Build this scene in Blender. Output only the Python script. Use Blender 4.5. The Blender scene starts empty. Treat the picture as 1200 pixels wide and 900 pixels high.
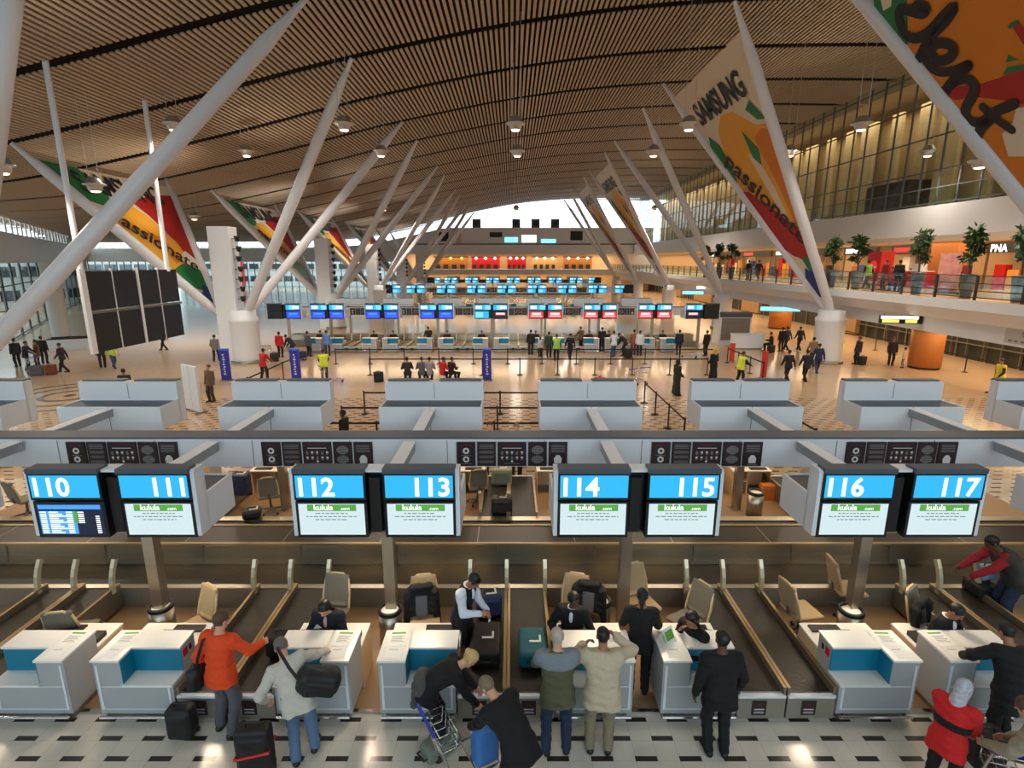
import bpy, math, random
import numpy as np
from mathutils import Vector, Matrix
random.seed(7)
scene = bpy.context.scene
COL = scene.collection
PI = math.pi
def R(a): return math.radians(a)

# ---------------------------------------------------------------- camera
CAM_H, PITCH, FPX = 6.3, R(12.72), 640.0
cam_data = bpy.data.cameras.new('camera')
cam_data.sensor_width = 36.0
cam_data.lens = 36.0 * FPX / 1200.0
cam_data.clip_end = 600
cam = bpy.data.objects.new('camera', cam_data); COL.objects.link(cam)
cam.location = (0, 0, CAM_H); cam.rotation_euler = (PI/2 - PITCH, 0, 0)
scene.camera = cam
def ray(px, py):
    a, b = (px-600)/FPX, (450-py)/FPX
    return (a, math.cos(PITCH)+b*math.sin(PITCH), -math.sin(PITCH)+b*math.cos(PITCH))
def on_z(px, py, z=0.0):          # measured point of the place at height z
    d = ray(px, py); t = (z-CAM_H)/d[2]
    return (d[0]*t, d[1]*t)
def on_y(px, py, Y):
    d = ray(px, py); t = Y/d[1]
    return (d[0]*t, CAM_H+d[2]*t)

# ---------------------------------------------------------------- materials
def s2l(c):
    c = c/255.0
    return c/12.92 if c <= .04045 else ((c+.055)/1.055)**2.4
def rgb(r, g, b): return (s2l(r), s2l(g), s2l(b), 1)
_M = {}
def mat(name, col, rough=.55, metal=0.0, noise=0.0, nscale=6.0, bump=0.0, coat=0.0, spec=.5):
    if name in _M: return _M[name]
    m = bpy.data.materials.new(name); m.use_nodes = True
    nt = m.node_tree; b = nt.nodes['Principled BSDF']
    b.inputs['Base Color'].default_value = col
    b.inputs['Roughness'].default_value = rough
    b.inputs['Metallic'].default_value = metal
    b.inputs['Specular IOR Level'].default_value = spec
    if noise or bump:
        tc = nt.nodes.new('ShaderNodeTexCoord'); n = nt.nodes.new('ShaderNodeTexNoise')
        n.inputs['Scale'].default_value = nscale; n.inputs['Detail'].default_value = 3
        nt.links.new(tc.outputs['Object'], n.inputs['Vector'])
        if noise:
            mx = nt.nodes.new('ShaderNodeMix'); mx.data_type = 'RGBA'
            lo = tuple(max(0, c*(1-noise)) for c in col[:3])+(1,)
            hi = tuple(min(1, c*(1+noise)) for c in col[:3])+(1,)
            mx.inputs['A'].default_value = lo; mx.inputs['B'].default_value = hi
            nt.links.new(n.outputs['Fac'], mx.inputs['Factor'])
            nt.links.new(mx.outputs['Result'], b.inputs['Base Color'])
        if bump:
            bp = nt.nodes.new('ShaderNodeBump'); bp.inputs['Strength'].default_value = bump
            bp.inputs['Distance'].default_value = .02
            nt.links.new(n.outputs['Fac'], bp.inputs['Height']); nt.links.new(bp.outputs['Normal'], b.inputs['Normal'])
    _M[name] = m
    return m
def emit(name, col, strength=1.0):
    if name in _M: return _M[name]
    m = bpy.data.materials.new(name); m.use_nodes = True
    nt = m.node_tree; b = nt.nodes['Principled BSDF']
    b.inputs['Base Color'].default_value = (.01, .01, .01, 1)
    b.inputs['Roughness'].default_value = .35
    b.inputs['Emission Color'].default_value = col; b.inputs['Emission Strength'].default_value = strength
    _M[name] = m
    return m
def glassmat(name, tint=(.85, .93, .92, 1), gloss=.12):
    if name in _M: return _M[name]
    m = bpy.data.materials.new(name); m.use_nodes = True
    nt = m.node_tree; nt.nodes.clear()
    o = nt.nodes.new('ShaderNodeOutputMaterial'); t = nt.nodes.new('ShaderNodeBsdfTransparent')
    g = nt.nodes.new('ShaderNodeBsdfGlossy'); mx = nt.nodes.new('ShaderNodeMixShader')
    t.inputs['Color'].default_value = tint; g.inputs['Roughness'].default_value = .03
    mx.inputs['Fac'].default_value = gloss
    nt.links.new(t.outputs[0], mx.inputs[1]); nt.links.new(g.outputs[0], mx.inputs[2]); nt.links.new(mx.outputs[0], o.inputs[0])
    _M[name] = m
    return m

WHITE = mat('white_paint', rgb(222, 224, 228), .5, noise=.03, nscale=1.5)
PANEL = mat('pale_grey_laminate', rgb(222, 225, 230), .45, noise=.03, nscale=2)
DESKG = mat('desk_grey_laminate', rgb(166, 169, 170), .4, noise=.03, nscale=3)
DESKW = mat('desk_top_white', rgb(232, 230, 224), .3, noise=.02)
TEAL = mat('teal_laminate', rgb(0, 118, 150), .45, noise=.06, nscale=4)
DGREY = mat('dark_slate_trim', rgb(72, 80, 90), .5, noise=.05)
BLACKP = mat('black_plastic', rgb(18, 18, 20), .4)
BLACKR = mat('black_rubber', rgb(30, 28, 26), .75, noise=.15, nscale=14)
STEEL = mat('brushed_steel', rgb(176, 168, 152), .32, .9, noise=.08, nscale=3)
STEELD = mat('dull_steel', rgb(140, 134, 122), .42, .8, noise=.08, nscale=3)
CHROME = mat('chrome', rgb(215, 215, 215), .15, 1.0)
BELT = mat('conveyor_belt', rgb(30, 26, 17), .5, noise=.18, nscale=18, bump=.3)
COVER = mat('collector_cover', rgb(27, 25, 21), .4, .2, noise=.1)
BRASSY = mat('rail_steel', rgb(158, 138, 104), .42, .7)
KERB = mat('kerb_steel', rgb(150, 145, 134), .4, .55, noise=.06)
FIN = mat('fin_cream', rgb(206, 194, 164), .35, .4)
ARM = mat('arm_grey', rgb(146, 152, 158), .5)
MAROON = mat('sign_maroon_black', rgb(40, 20, 24), .5)
MAROON2 = mat('sign_maroon', rgb(84, 22, 32), .5)
INK = mat('white_print', rgb(215, 215, 215), .6)
INKG = mat('grey_print', rgb(120, 120, 122), .6)
SLAT = mat('ceiling_slat', rgb(182, 165, 146), .55, noise=.08, nscale=.4)
ROOFD = mat('ceiling_void', rgb(20, 16, 13), .9)
PAPER = mat('paper', rgb(238, 238, 232), .7)
GREENP = mat('green_print', rgb(104, 168, 70), .6)
REDM = mat('red_plastic', rgb(200, 24, 30), .45)
BLUEM = mat('totem_blue', rgb(36, 44, 160), .45, noise=.05)
WARMW = mat('warm_wall', rgb(206, 176, 138), .6, noise=.06, nscale=.8)
WOOD = mat('honey_wood', rgb(184, 116, 52), .5, noise=.15, nscale=2)
DARKG = mat('dark_recess', rgb(40, 38, 36), .7, noise=.2, nscale=2)
GLASS = glassmat('clear_glass')
GLASSL = glassmat('tinted_facade_glass', (.52, .62, .60, 1), .10)
GLASSG = glassmat('green_glass', (.80, .90, .87, 1), .10)
CONC = mat('concrete', rgb(170, 168, 162), .7, noise=.06, nscale=1)
MULL = mat('mullion_grey', rgb(88, 92, 94), .5)
TANM = mat('chair_mesh_tan', rgb(170, 146, 110), .8, noise=.1, nscale=40)
TANF = mat('chair_frame_tan', rgb(196, 172, 132), .4)
GREYF = mat('chair_frame_grey', rgb(92, 90, 86), .45)
LEAF = mat('leaf_green', rgb(48, 74, 34), .6, noise=.35, nscale=5)
BARK = mat('bark', rgb(96, 76, 54), .8, noise=.2, nscale=8)
POT = mat('zinc_planter', rgb(120, 128, 134), .4, .6, noise=.08)
SCREENB = emit('screen_sky_blue', rgb(40, 172, 232), 1.25)
SCREENB2 = emit('screen_sky_light', rgb(120, 214, 250), 1.25)
SCREENW = emit('screen_white', rgb(214, 236, 240), 1.0)
SCREENT = emit('screen_digits', rgb(255, 255, 255), 1.6)
SCREENG = emit('screen_green', rgb(92, 178, 70), .9)
SCREENI = emit('screen_text', rgb(110, 140, 150), .7)
SCREENN = emit('screen_navy', rgb(10, 26, 60), .8)
SCREENR = emit('screen_row_blue', rgb(70, 160, 245), 1.1)
SCREENV = emit('screen_royal', rgb(44, 70, 225), 1.25)
SCREENRED = emit('screen_red', rgb(235, 44, 48), 1.25)

def brushed(name, col):
    m = bpy.data.materials.new(name); m.use_nodes = True; nt = m.node_tree; b = nt.nodes['Principled BSDF']
    b.inputs['Base Color'].default_value = col; b.inputs['Metallic'].default_value = .95; b.inputs['Roughness'].default_value = .24
    tc = nt.nodes.new('ShaderNodeTexCoord'); mp = nt.nodes.new('ShaderNodeMapping'); mp.inputs['Scale'].default_value = (.6, 30, 260)
    n = nt.nodes.new('ShaderNodeTexNoise'); n.inputs['Scale'].default_value = 1.0; n.inputs['Detail'].default_value = 2
    bp = nt.nodes.new('ShaderNodeBump'); bp.inputs['Strength'].default_value = .55; bp.inputs['Distance'].default_value = .004
    nt.links.new(tc.outputs['Object'], mp.inputs['Vector']); nt.links.new(mp.outputs[0], n.inputs['Vector']); nt.links.new(n.outputs['Fac'], bp.inputs['Height']); nt.links.new(bp.outputs[0], b.inputs['Normal'])
    return m
BRUSHED = brushed('panel_brushed_steel', rgb(176, 162, 138))
# ---------------------------------------------------------------- mesh builder
class MB:
    def __init__(s): s.v, s.f, s.m, s.s = [], [], [], []
    def _add(s, vs, fs, m, smooth=False):
        o = len(s.v); s.v.extend([tuple(p) for p in vs])
        for f in fs:
            s.f.append([i+o for i in f]); s.m.append(m); s.s.append(smooth)
        return s
    def box(s, x0, x1, y0, y1, z0, z1, m):
        v = [(x, y, z) for z in (z0, z1) for y in (y0, y1) for x in (x0, x1)]
        return s._add(v, [(0, 2, 3, 1), (4, 5, 7, 6), (0, 1, 5, 4), (1, 3, 7, 5), (3, 2, 6, 7), (2, 0, 4, 6)], m)
    def bar(s, a, b, w, h, m, up=(0, 0, 1)):
        a, b = Vector(a), Vector(b); d = (b-a).normalized(); u = Vector(up)
        if abs(d.dot(u.normalized())) > .999: u = Vector((0, 1, 0))
        x = d.cross(u).normalized()*(w/2); y = x.cross(d).normalized()*(h/2)
        v = [a-x-y, a+x-y, a+x+y, a-x+y, b-x-y, b+x-y, b+x+y, b-x+y]
        return s._add(v, [(0, 3, 2, 1), (4, 5, 6, 7), (0, 1, 5, 4), (1, 2, 6, 5), (2, 3, 7, 6), (3, 0, 4, 7)], m)
    def tube(s, pts, r, m, n=10, closed=False):
        pts = [Vector(p) for p in pts]; k = len(pts)
        rs = r if isinstance(r, (list, tuple)) else [r]*k
        vs, prev = [], None
        for i, p in enumerate(pts):
            if closed: t = pts[(i+1) % k]-pts[i-1]
            else: t = pts[min(i+1, k-1)]-pts[max(i-1, 0)]
            t.normalize()
            if prev is None:
                u = Vector((0, 0, 1)) if abs(t.z) < .9 else Vector((1, 0, 0)); x = t.cross(u).normalized()
            else:
                x = (prev-t*prev.dot(t)); x = x.normalized() if x.length > 1e-6 else t.orthogonal().normalized()
            prev = x; y = t.cross(x)
            for j in range(n):
                a = 2*PI*j/n; vs.append(p+(x*math.cos(a)+y*math.sin(a))*rs[i])
        fs = []
        for i in range(k if closed else k-1):
            for j in range(n):
                a, b = i*n, ((i+1) % k)*n
                fs.append((a+j, a+(j+1) % n, b+(j+1) % n, b+j))
        s._add(vs, fs, m, True)
        if not closed:
            s._add(vs[:n], [tuple(range(n-1, -1, -1))], m); s._add(vs[-n:], [tuple(range(n))], m)
        return s
    def lathe(s, prof, m, c=(0, 0, 0), n=24, smooth=True):
        vs = []
        for r, z in prof:
            for j in range(n):
                a = 2*PI*j/n; vs.append((c[0]+r*math.cos(a), c[1]+r*math.sin(a), c[2]+z))
        fs = [(i*n+j, i*n+(j+1) % n, (i+1)*n+(j+1) % n, (i+1)*n+j) for i in range(len(prof)-1) for j in range(n)]
        s._add(vs, fs, m, smooth)
        return s
    def prism(s, poly, axis, a, b, m):
        def P(p, t):
            if axis == 'x': return (t, p[0], p[1])
            if axis == 'y': return (p[0], t, p[1])
            return (p[0], p[1], t)
        n = len(poly); v = [P(p, a) for p in poly]+[P(p, b) for p in poly]
        fs = [tuple(range(n-1, -1, -1)), tuple(range(n, 2*n))]+[(i, (i+1) % n, n+(i+1) % n, n+i) for i in range(n)]
        return s._add(v, fs, m)
    def poly(s, pts, m): return s._add(pts, [tuple(range(len(pts)))], m)
    def rect(s, o, x, y, u0, u1, v0, v1, m):      # flat rectangle in the plane o + u*x + v*y
        o, x, y = Vector(o), Vector(x), Vector(y)
        return s.poly([o+x*u0+y*v0, o+x*u1+y*v0, o+x*u1+y*v1, o+x*u0+y*v1], m)
    def disc(s, o, x, y, u, v, r, m, n=16, r2=None):
        o, x, y = Vector(o), Vector(x), Vector(y); r2 = r2 or r
        return s.poly([o+x*(u+r*math.cos(2*PI*i/n))+y*(v+r2*math.sin(2*PI*i/n)) for i in range(n)], m)
    def text(s, string, size, o, x, y, m, align='CENTER', bold=0.0):
        vs, fs, w = text_mesh(string, bold)
        dx = -w/2 if align == 'CENTER' else (-w if align == 'RIGHT' else 0)
        o, x, y = Vector(o), Vector(x), Vector(y)
        return s._add([o+x*((p[0]+dx)*size)+y*(p[1]*size) for p in vs], fs, m)
    def raw(s, vs, fs, m, smooth=True): return s._add(vs, fs, m, smooth)
    def build(s, name, parent=None, loc=None):
        me = bpy.data.meshes.new(name)
        me.from_pydata([tuple(p) for p in s.v], [], s.f)
        ms = []
        for m in s.m:
            if m not in ms: ms.append(m)
        for m in ms: me.materials.append(m)
        ix = {m: i for i, m in enumerate(ms)}
        me.polygons.foreach_set('material_index', [ix[m] for m in s.m])
        me.polygons.foreach_set('use_smooth', s.s)
        me.update()
        o = bpy.data.objects.new(name, me); COL.objects.link(o)
        if parent is not None: o.parent = parent
        if loc is not None: o.location = loc
        return o
_T = {}
def text_mesh(string, bold):
    key = (string, bold)
    if key in _T: return _T[key]
    cu = bpy.data.curves.new('t', 'FONT'); cu.body = string; cu.size = 1.0; cu.offset = bold; cu.resolution_u = 3
    ob = bpy.data.objects.new('t', cu); COL.objects.link(ob)
    bpy.context.view_layer.update()
    me = bpy.data.meshes.new_from_object(ob.evaluated_get(bpy.context.evaluated_depsgraph_get()))
    vs = [(v.co.x, v.co.y) for v in me.vertices]; fs = [tuple(p.vertices) for p in me.polygons]
    w0, w1 = min(v[0] for v in vs), max(v[0] for v in vs)
    vs = [(v[0]-w0, v[1]) for v in vs]
    bpy.data.objects.remove(ob); bpy.data.curves.remove(cu); bpy.data.meshes.remove(me)
    _T[key] = (vs, fs, w1-w0)
    return _T[key]

def tag(o, label, cat, group=None, kind=None):
    if label: o['label'] = label
    if cat: o['category'] = cat
    if group: o['group'] = group
    if kind: o['kind'] = kind
    return o
def thing(name, label, cat, loc=(0, 0, 0), rz=0.0, group=None):
    o = bpy.data.objects.new(name, None); o.empty_display_size = .2; COL.objects.link(o)
    o.location = loc; o.rotation_euler = (0, 0, rz)
    return tag(o, label, cat, group)
def struct(mb, name):
    o = mb.build(name); o['kind'] = 'structure'
    return o
KIDS = {}
def copy_tree(o, label=None, loc=None, rz=None, group=None, parent=None):
    c = o.copy(); COL.objects.link(c)
    if parent is not None: c.parent = parent
    if label: c['label'] = label
    if group: c['group'] = group
    if loc is not None: c.location = loc
    if rz is not None: c.rotation_euler = (0, 0, rz)
    for ch in list(o.children): copy_tree(ch, parent=c)
    return c
ORD = ['first', 'second', 'third', 'fourth', 'fifth', 'sixth', 'seventh', 'eighth', 'ninth', 'tenth', 'eleventh', 'twelfth', 'thirteenth', 'fourteenth', 'fifteenth', 'sixteenth', 'seventeenth', 'eighteenth', 'nineteenth', 'twentieth']

# ---------------------------------------------------------------- soft solids (distance field -> surface)
I3 = np.eye(3)
def rotm(rx=0, ry=0, rz=0):          # degrees
    return np.array(Matrix.Rotation(R(rz), 3, 'Z') @ Matrix.Rotation(R(ry), 3, 'Y') @ Matrix.Rotation(R(rx), 3, 'X'))
def soft(prims, vox, wr=0.0):
    lo = np.full(3, 1e9); hi = np.full(3, -1e9); bb = []
    for p in prims:
        if p[0] == 'c':
            a, b = np.array(p[1], float), np.array(p[2], float); r = max(p[3], p[4])
            l, h = np.minimum(a, b)-r, np.maximum(a, b)+r
        elif p[0] == 'e':
            c = np.array(p[1], float); e = np.abs(np.array(p[3])) @ np.array(p[2]); l, h = c-e, c+e
        elif p[0] == 'b':
            c = np.array(p[1], float); e = np.abs(np.array(p[4])) @ (np.array(p[2])); l, h = c-e, c+e
        else: bb.append(None); continue
        bb.append((l, h)); lo = np.minimum(lo, l); hi = np.maximum(hi, h)
    pad = 3*vox
    lo -= pad; hi += pad
    n = np.ceil((hi-lo)/vox).astype(int)+1
    ax = [(lo[i]+vox*np.arange(n[i])).astype(np.float32) for i in range(3)]
    F = np.full(n, .3, np.float32)
    for p, B in zip(prims, bb):
        if p[0] == 'cut':
            nn = np.array(p[2], float); nn /= np.linalg.norm(nn); d0 = float(nn @ np.array(p[1], float))
            G = ax[0][:, None, None]*nn[0]+ax[1][None, :, None]*nn[1]+ax[2][None, None, :]*nn[2]-d0
            F = np.maximum(F, G.astype(np.float32)); continue
        k = p[-1]; mg = k+2.5*vox
        i0 = np.maximum(((B[0]-mg-lo)/vox).astype(int), 0); i1 = np.minimum(((B[1]+mg-lo)/vox).astype(int)+2, n)
        x = ax[0][i0[0]:i1[0]][:, None, None]; y = ax[1][i0[1]:i1[1]][None, :, None]; z = ax[2][i0[2]:i1[2]][None, None, :]
        if p[0] == 'c':
            a, b = np.array(p[1], float), np.array(p[2], float); ba = b-a; L = float(ba @ ba)+1e-9
            px, py, pz = x-a[0], y-a[1], z-a[2]
            t = np.clip((px*ba[0]+py*ba[1]+pz*ba[2])/L, 0, 1)
            d = np.sqrt((px-t*ba[0])**2+(py-t*ba[1])**2+(pz-t*ba[2])**2)-(p[3]+(p[4]-p[3])*t)
        else:
            c = np.array(p[1], float); M = np.array(p[3] if p[0] == 'e' else p[4])
            px, py, pz = x-c[0], y-c[1], z-c[2]
            q = [px*M[0, i]+py*M[1, i]+pz*M[2, i] for i in range(3)]
            if p[0] == 'e':
                r = p[2]
                k0 = np.sqrt((q[0]/r[0])**2+(q[1]/r[1])**2+(q[2]/r[2])**2)
                k1 = np.sqrt((q[0]/r[0]**2)**2+(q[1]/r[1]**2)**2+(q[2]/r[2]**2)**2)+1e-6
                d = k0*(k0-1)/k1
            else:
                r = p[3]
                w = [np.abs(q[i])-(p[2][i]-r) for i in range(3)]
                d = np.sqrt(sum(np.maximum(u, 0)**2 for u in w))+np.minimum(np.maximum(np.maximum(w[0], w[1]), w[2]), 0)-r
        S = F[i0[0]:i1[0], i0[1]:i1[1], i0[2]:i1[2]]
        h = np.clip(.5+.5*(S-d)/k, 0, 1)
        F[i0[0]:i1[0], i0[1]:i1[1], i0[2]:i1[2]] = S*(1-h)+d*h-k*h*(1-h)
    if wr:
        X, Y, Z = ax[0][:, None, None], ax[1][None, :, None], ax[2][None, None, :]
        F = F+wr*(np.sin(31*X+4*np.sin(9*Z)+6*Y)*np.sin(27*Z+3*np.sin(12*Y)+5*X)+.6*np.sin(55*Z+9*X+5*Y))
    F[0] = F[-1] = 1; F[:, 0] = F[:, -1] = 1; F[:, :, 0] = F[:, :, -1] = 1
    neg = F < 0
    c = np.zeros(np.array(n)-1, np.int8)
    for i in (0, 1):
        for j in (0, 1):
            for k in (0, 1):
                c += neg[i:n[0]-1+i, j:n[1]-1+j, k:n[2]-1+k]
    I, J, K = np.nonzero((c > 0) & (c < 8))
    acc = np.zeros((len(I), 3), np.float32); cnt = np.zeros(len(I), np.float32)
    for axi in range(3):
        for u in (0, 1):
            for v in (0, 1):
                o = [0, 0, 0]; oth = [t for t in range(3) if t != axi]; o[oth[0]] = u; o[oth[1]] = v
                e = list(o); e[axi] = 1
                A = F[I+o[0], J+o[1], K+o[2]]; B2 = F[I+e[0], J+e[1], K+e[2]]
                m = (A < 0) != (B2 < 0)
                t = np.where(m, A/(A-B2+1e-12), 0)
                pos = np.array(o, np.float32)[None, :]+np.zeros((len(I), 3), np.float32); pos[:, axi] += t
                acc += pos*m[:, None]; cnt += m
    P = acc/cnt[:, None]+np.stack([I, J, K], 1)
    V = P*vox+lo[None, :]
    ID = np.full(np.array(n)-1, -1, np.int32); ID[I, J, K] = np.arange(len(I))
    Q = []
    for axi in range(3):
        sl0 = [slice(1, n[0]-1), slice(1, n[1]-1), slice(1, n[2]-1)]; sl1 = list(sl0); sl1[axi] = slice(2, n[axi])
        a, b = neg[tuple(sl0)], neg[tuple(sl1)]
        for flip in (0, 1):
            E = np.argwhere((a & ~b) if not flip else (~a & b))+1
            if not len(E): continue
            o1, o2 = (axi+1) % 3, (axi+2) % 3
            def cid(d1, d2):
                q = E.copy(); q[:, o1] -= d1; q[:, o2] -= d2
                return ID[q[:, 0], q[:, 1], q[:, 2]]
            q = np.stack([cid(1, 1), cid(0, 1), cid(0, 0), cid(1, 0)], 1)
            Q.append(q[:, ::-1] if flip else q)
    return V, np.concatenate(Q)
def soft_obj(name, prims, vox, m, parent=None, wr=0.0, loc=None):
    V, Q = soft(prims, vox, wr)
    me = bpy.data.meshes.new(name)
    me.vertices.add(len(V)); me.vertices.foreach_set('co', V.astype(np.float32).ravel())
    me.loops.add(len(Q)*4); me.loops.foreach_set('vertex_index', Q.astype(np.int32).ravel())
    me.polygons.add(len(Q)); me.polygons.foreach_set('loop_start', np.arange(0, len(Q)*4, 4, dtype=np.int32))
    me.polygons.foreach_set('use_smooth', np.ones(len(Q), bool))
    me.materials.append(m); me.update(calc_edges=True)
    o = bpy.data.objects.new(name, me); COL.objects.link(o)
    if parent is not None: o.parent = parent
    if loc is not None: o.location = loc
    return o
# ================================================================ the hall
YN, YF, XR = -12.0, 116.0, 26.5
_px = [-95, -60, -45, -37, -30, -24, -16, -10.6, -7.5, 0, 5, 10.5, 15, 21, 27, 40]
_pz = [9.9, 10.0, 10.1, 10.3, 10.8, 11.9, 13.6, 14.9, 15.6, 17.0, 17.6, 18.0, 18.15, 18.2, 18.1, 18.0]
_gx = np.linspace(-95, 40, 541); _gz = np.interp(_gx, _px, _pz)
_gz = np.convolve(np.pad(_gz, 10, mode='edge'), np.ones(21)/21, 'valid')
def zr(x): return float(np.interp(x, _gx, _gz))
RIBS = [16.3+6.0*k for k in range(-5, 18)]
LEFT = [(-36, -12), (-38, 20), (-40, 43.5), (-45, 51), (-52.8, 63), (-66, 84), (-78, 100), (-88, 116)]
def left_x(y):
    return float(np.interp(y, [p[1] for p in LEFT], [p[0] for p in LEFT]))

# floor: pale tiles with short dark inserts in stretcher rows, glossy
def floor_material():
    m = bpy.data.materials.new('terrazzo_tile'); m.use_nodes = True
    nt = m.node_tree; L = nt.links; b = nt.nodes['Principled BSDF']
    tc = nt.nodes.new('ShaderNodeTexCoord'); sp = nt.nodes.new('ShaderNodeSeparateXYZ'); L.new(tc.outputs['Object'], sp.inputs[0])
    def mth(op, a, b_=None, c_=None):
        n = nt.nodes.new('ShaderNodeMath'); n.operation = op
        for i, v in enumerate((a, b_, c_)):
            if v is None: continue
            if isinstance(v, (int, float)): n.inputs[i].default_value = v
            else: L.new(v, n.inputs[i])
        return n.outputs[0]
    X, Y = sp.outputs['X'], sp.outputs['Y']
    PU, PV = .573, .31
    v = mth('DIVIDE', mth('SUBTRACT', Y, 5.80), PV); row = mth('FLOOR', v)
    half = mth('MULTIPLY', mth('FLOORED_MODULO', row, 2.0), .5)
    u = mth('ADD', mth('DIVIDE', mth('SUBTRACT', X, -.12), PU), half)
    fu, fv = mth('FRACT', u), mth('FRACT', v)
    ins = mth('MULTIPLY', mth('LESS_THAN', fu, .5), mth('LESS_THAN', fv, .25))
    fx = mth('FRACT', mth('MULTIPLY', u, 2.0))
    g1 = mth('LESS_THAN', fx, .035); g2 = mth('LESS_THAN', fv, .025)
    grout = mth('MAXIMUM', g1, g2)
    dx, dy = mth('SUBTRACT', X, -21.2), mth('SUBTRACT', Y, 25.4)
    rr = mth('SQRT', mth('ADD', mth('MULTIPLY', dx, dx), mth('MULTIPLY', dy, dy)))
    inside = mth('LESS_THAN', rr, 3.1)
    rings = mth('MULTIPLY', inside, mth('LESS_THAN', mth('FRACT', mth('DIVIDE', rr, .95)), .28))
    ins = mth('MULTIPLY', ins, mth('SUBTRACT', 1.0, inside))
    nz = nt.nodes.new('ShaderNodeTexNoise'); nz.inputs['Scale'].default_value = 3.0; L.new(tc.outputs['Object'], nz.inputs['Vector'])
    def mix(f, a, b_):
        n = nt.nodes.new('ShaderNodeMix'); n.data_type = 'RGBA'
        for nm, vv in (('Factor', f), ('A', a), ('B', b_)):
            if hasattr(vv, 'is_linked') or hasattr(vv, 'links'): L.new(vv, n.inputs[nm])
            else: n.inputs[nm].default_value = vv
        return n.outputs['Result']
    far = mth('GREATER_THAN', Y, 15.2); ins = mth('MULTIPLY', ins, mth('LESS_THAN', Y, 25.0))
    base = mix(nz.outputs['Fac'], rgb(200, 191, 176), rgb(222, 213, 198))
    base = mix(far, base, mix(nz.outputs['Fac'], rgb(186, 158, 128), rgb(204, 176, 146)))  # same tile beyond the island, its warmer light put into the colour
    c = mix(mth('MULTIPLY', grout, .35), base, rgb(150, 142, 130))
    c = mix(ins, c, rgb(54, 46, 40)); c = mix(rings, c, rgb(104, 92, 80))
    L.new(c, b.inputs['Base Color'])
    b.inputs['Roughness'].default_value = .17
    return m
FLOORM = floor_material()
b = MB(); b.box(-100, 45, YN, 130, -.25, 0, FLOORM); struct(b, 'floor')

# ceiling: tan slats running down the hall under a dark void, broken by open rib lines
b = MB()
xs = np.arange(-94.0, XR+1.2, .25)
hw, dp = .064, .06
for i in range(len(RIBS)-1):
    y0, y1 = RIBS[i]+.31, RIBS[i+1]-.31
    if y1 > YF: y1 = YF
    for x in xs:
        if x < left_x(y0)-1 and x < left_x(y1)-1: continue
        a, c = x-hw, x+hw; za, zc = zr(a), zr(c)
        b._add([(a, y0, za), (c, y0, zc), (c, y1, zc), (a, y1, za), (a, y0, za+dp), (c, y0, zc+dp), (c, y1, zc+dp), (a, y1, za+dp)],
               [(0, 3, 2, 1), (0, 4, 7, 3), (1, 2, 6, 5), (0, 1, 5, 4)], SLAT)
ye = [YN-1]+[float(v) for v in np.arange(YN+5, YF, 6.0)]+[YF+1]
for y0, y1 in zip(ye[:-1], ye[1:]):
    xl = min(left_x(y0), left_x(y1))-.9; xx = np.linspace(xl, XR+1.5, 42)
    for a, c in zip(xx[:-1], xx[1:]):
        a, c = float(a), float(c); za, zc = zr(a)+.55, zr(c)+.55
        b._add([(a, y0, za), (c, y0, zc), (c, y1, zc), (a, y1, za), (a, y0, za+.4), (c, y0, zc+.4), (c, y1, zc+.4), (a, y1, za+.4)],
               [(0, 3, 2, 1), (4, 5, 6, 7), (0, 4, 7, 3), (1, 2, 6, 5), (0, 1, 5, 4), (2, 3, 7, 6)], ROOFD)
struct(b, 'ceiling')

# left side: glass below, pale curved band, strip window under the eaves
def along(path, step):
    out = []
    for (x0, y0), (x1, y1) in zip(path[:-1], path[1:]):
        L = math.hypot(x1-x0, y1-y0); n = max(1, int(L/step))
        for i in range(n): out.append((x0+(x1-x0)*i/n, y0+(y1-y0)*i/n))
    out.append(path[-1]); return out
band, lower, strip = MB(), MB(), MB()
for (x0, y0), (x1, y1) in zip(LEFT[:-1], LEFT[1:]):
    d = Vector((x1-x0, y1-y0, 0)).normalized(); n = Vector((d.y, -d.x, 0))*.35
    for z0, z1 in ((6.1, 8.7), (9.95, 10.9)):
        v = [(x0, y0, z0), (x1, y1, z0), (x1-n.x, y1-n.y, z0), (x0-n.x, y0-n.y, z0)]
        v += [(p[0], p[1], z1) for p in v]
        band._add(v, [(0, 3, 2, 1), (4, 5, 6, 7), (0, 1, 5, 4), (1, 2, 6, 5), (2, 3, 7, 6), (3, 0, 4, 7)], WHITE)
    lower.poly([(x0, y0, 0), (x1, y1, 0), (x1, y1, 6.1), (x0, y0, 6.1)], GLASSL)
    strip.poly([(x0, y0, 8.7), (x1, y1, 8.7), (x1, y1, 9.95), (x0, y0, 9.95)], GLASS)
for x, y in along(LEFT, 4.2):
    lower.bar((x, y, 0), (x, y, 6.1), .12, .16, MULL)
for x, y in along(LEFT, 2.3):
    strip.bar((x, y, 8.7), (x, y, 9.95), .1, .14, WHITE)
for z in (.15, 2.4, 4.3):
    for p, q in zip(LEFT[:-1], LEFT[1:]): lower.bar((p[0], p[1], z), (q[0], q[1], z), .12, .1, MULL)
struct(band, 'wall_left'); struct(lower, 'window_1'); struct(strip, 'window_2')

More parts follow.
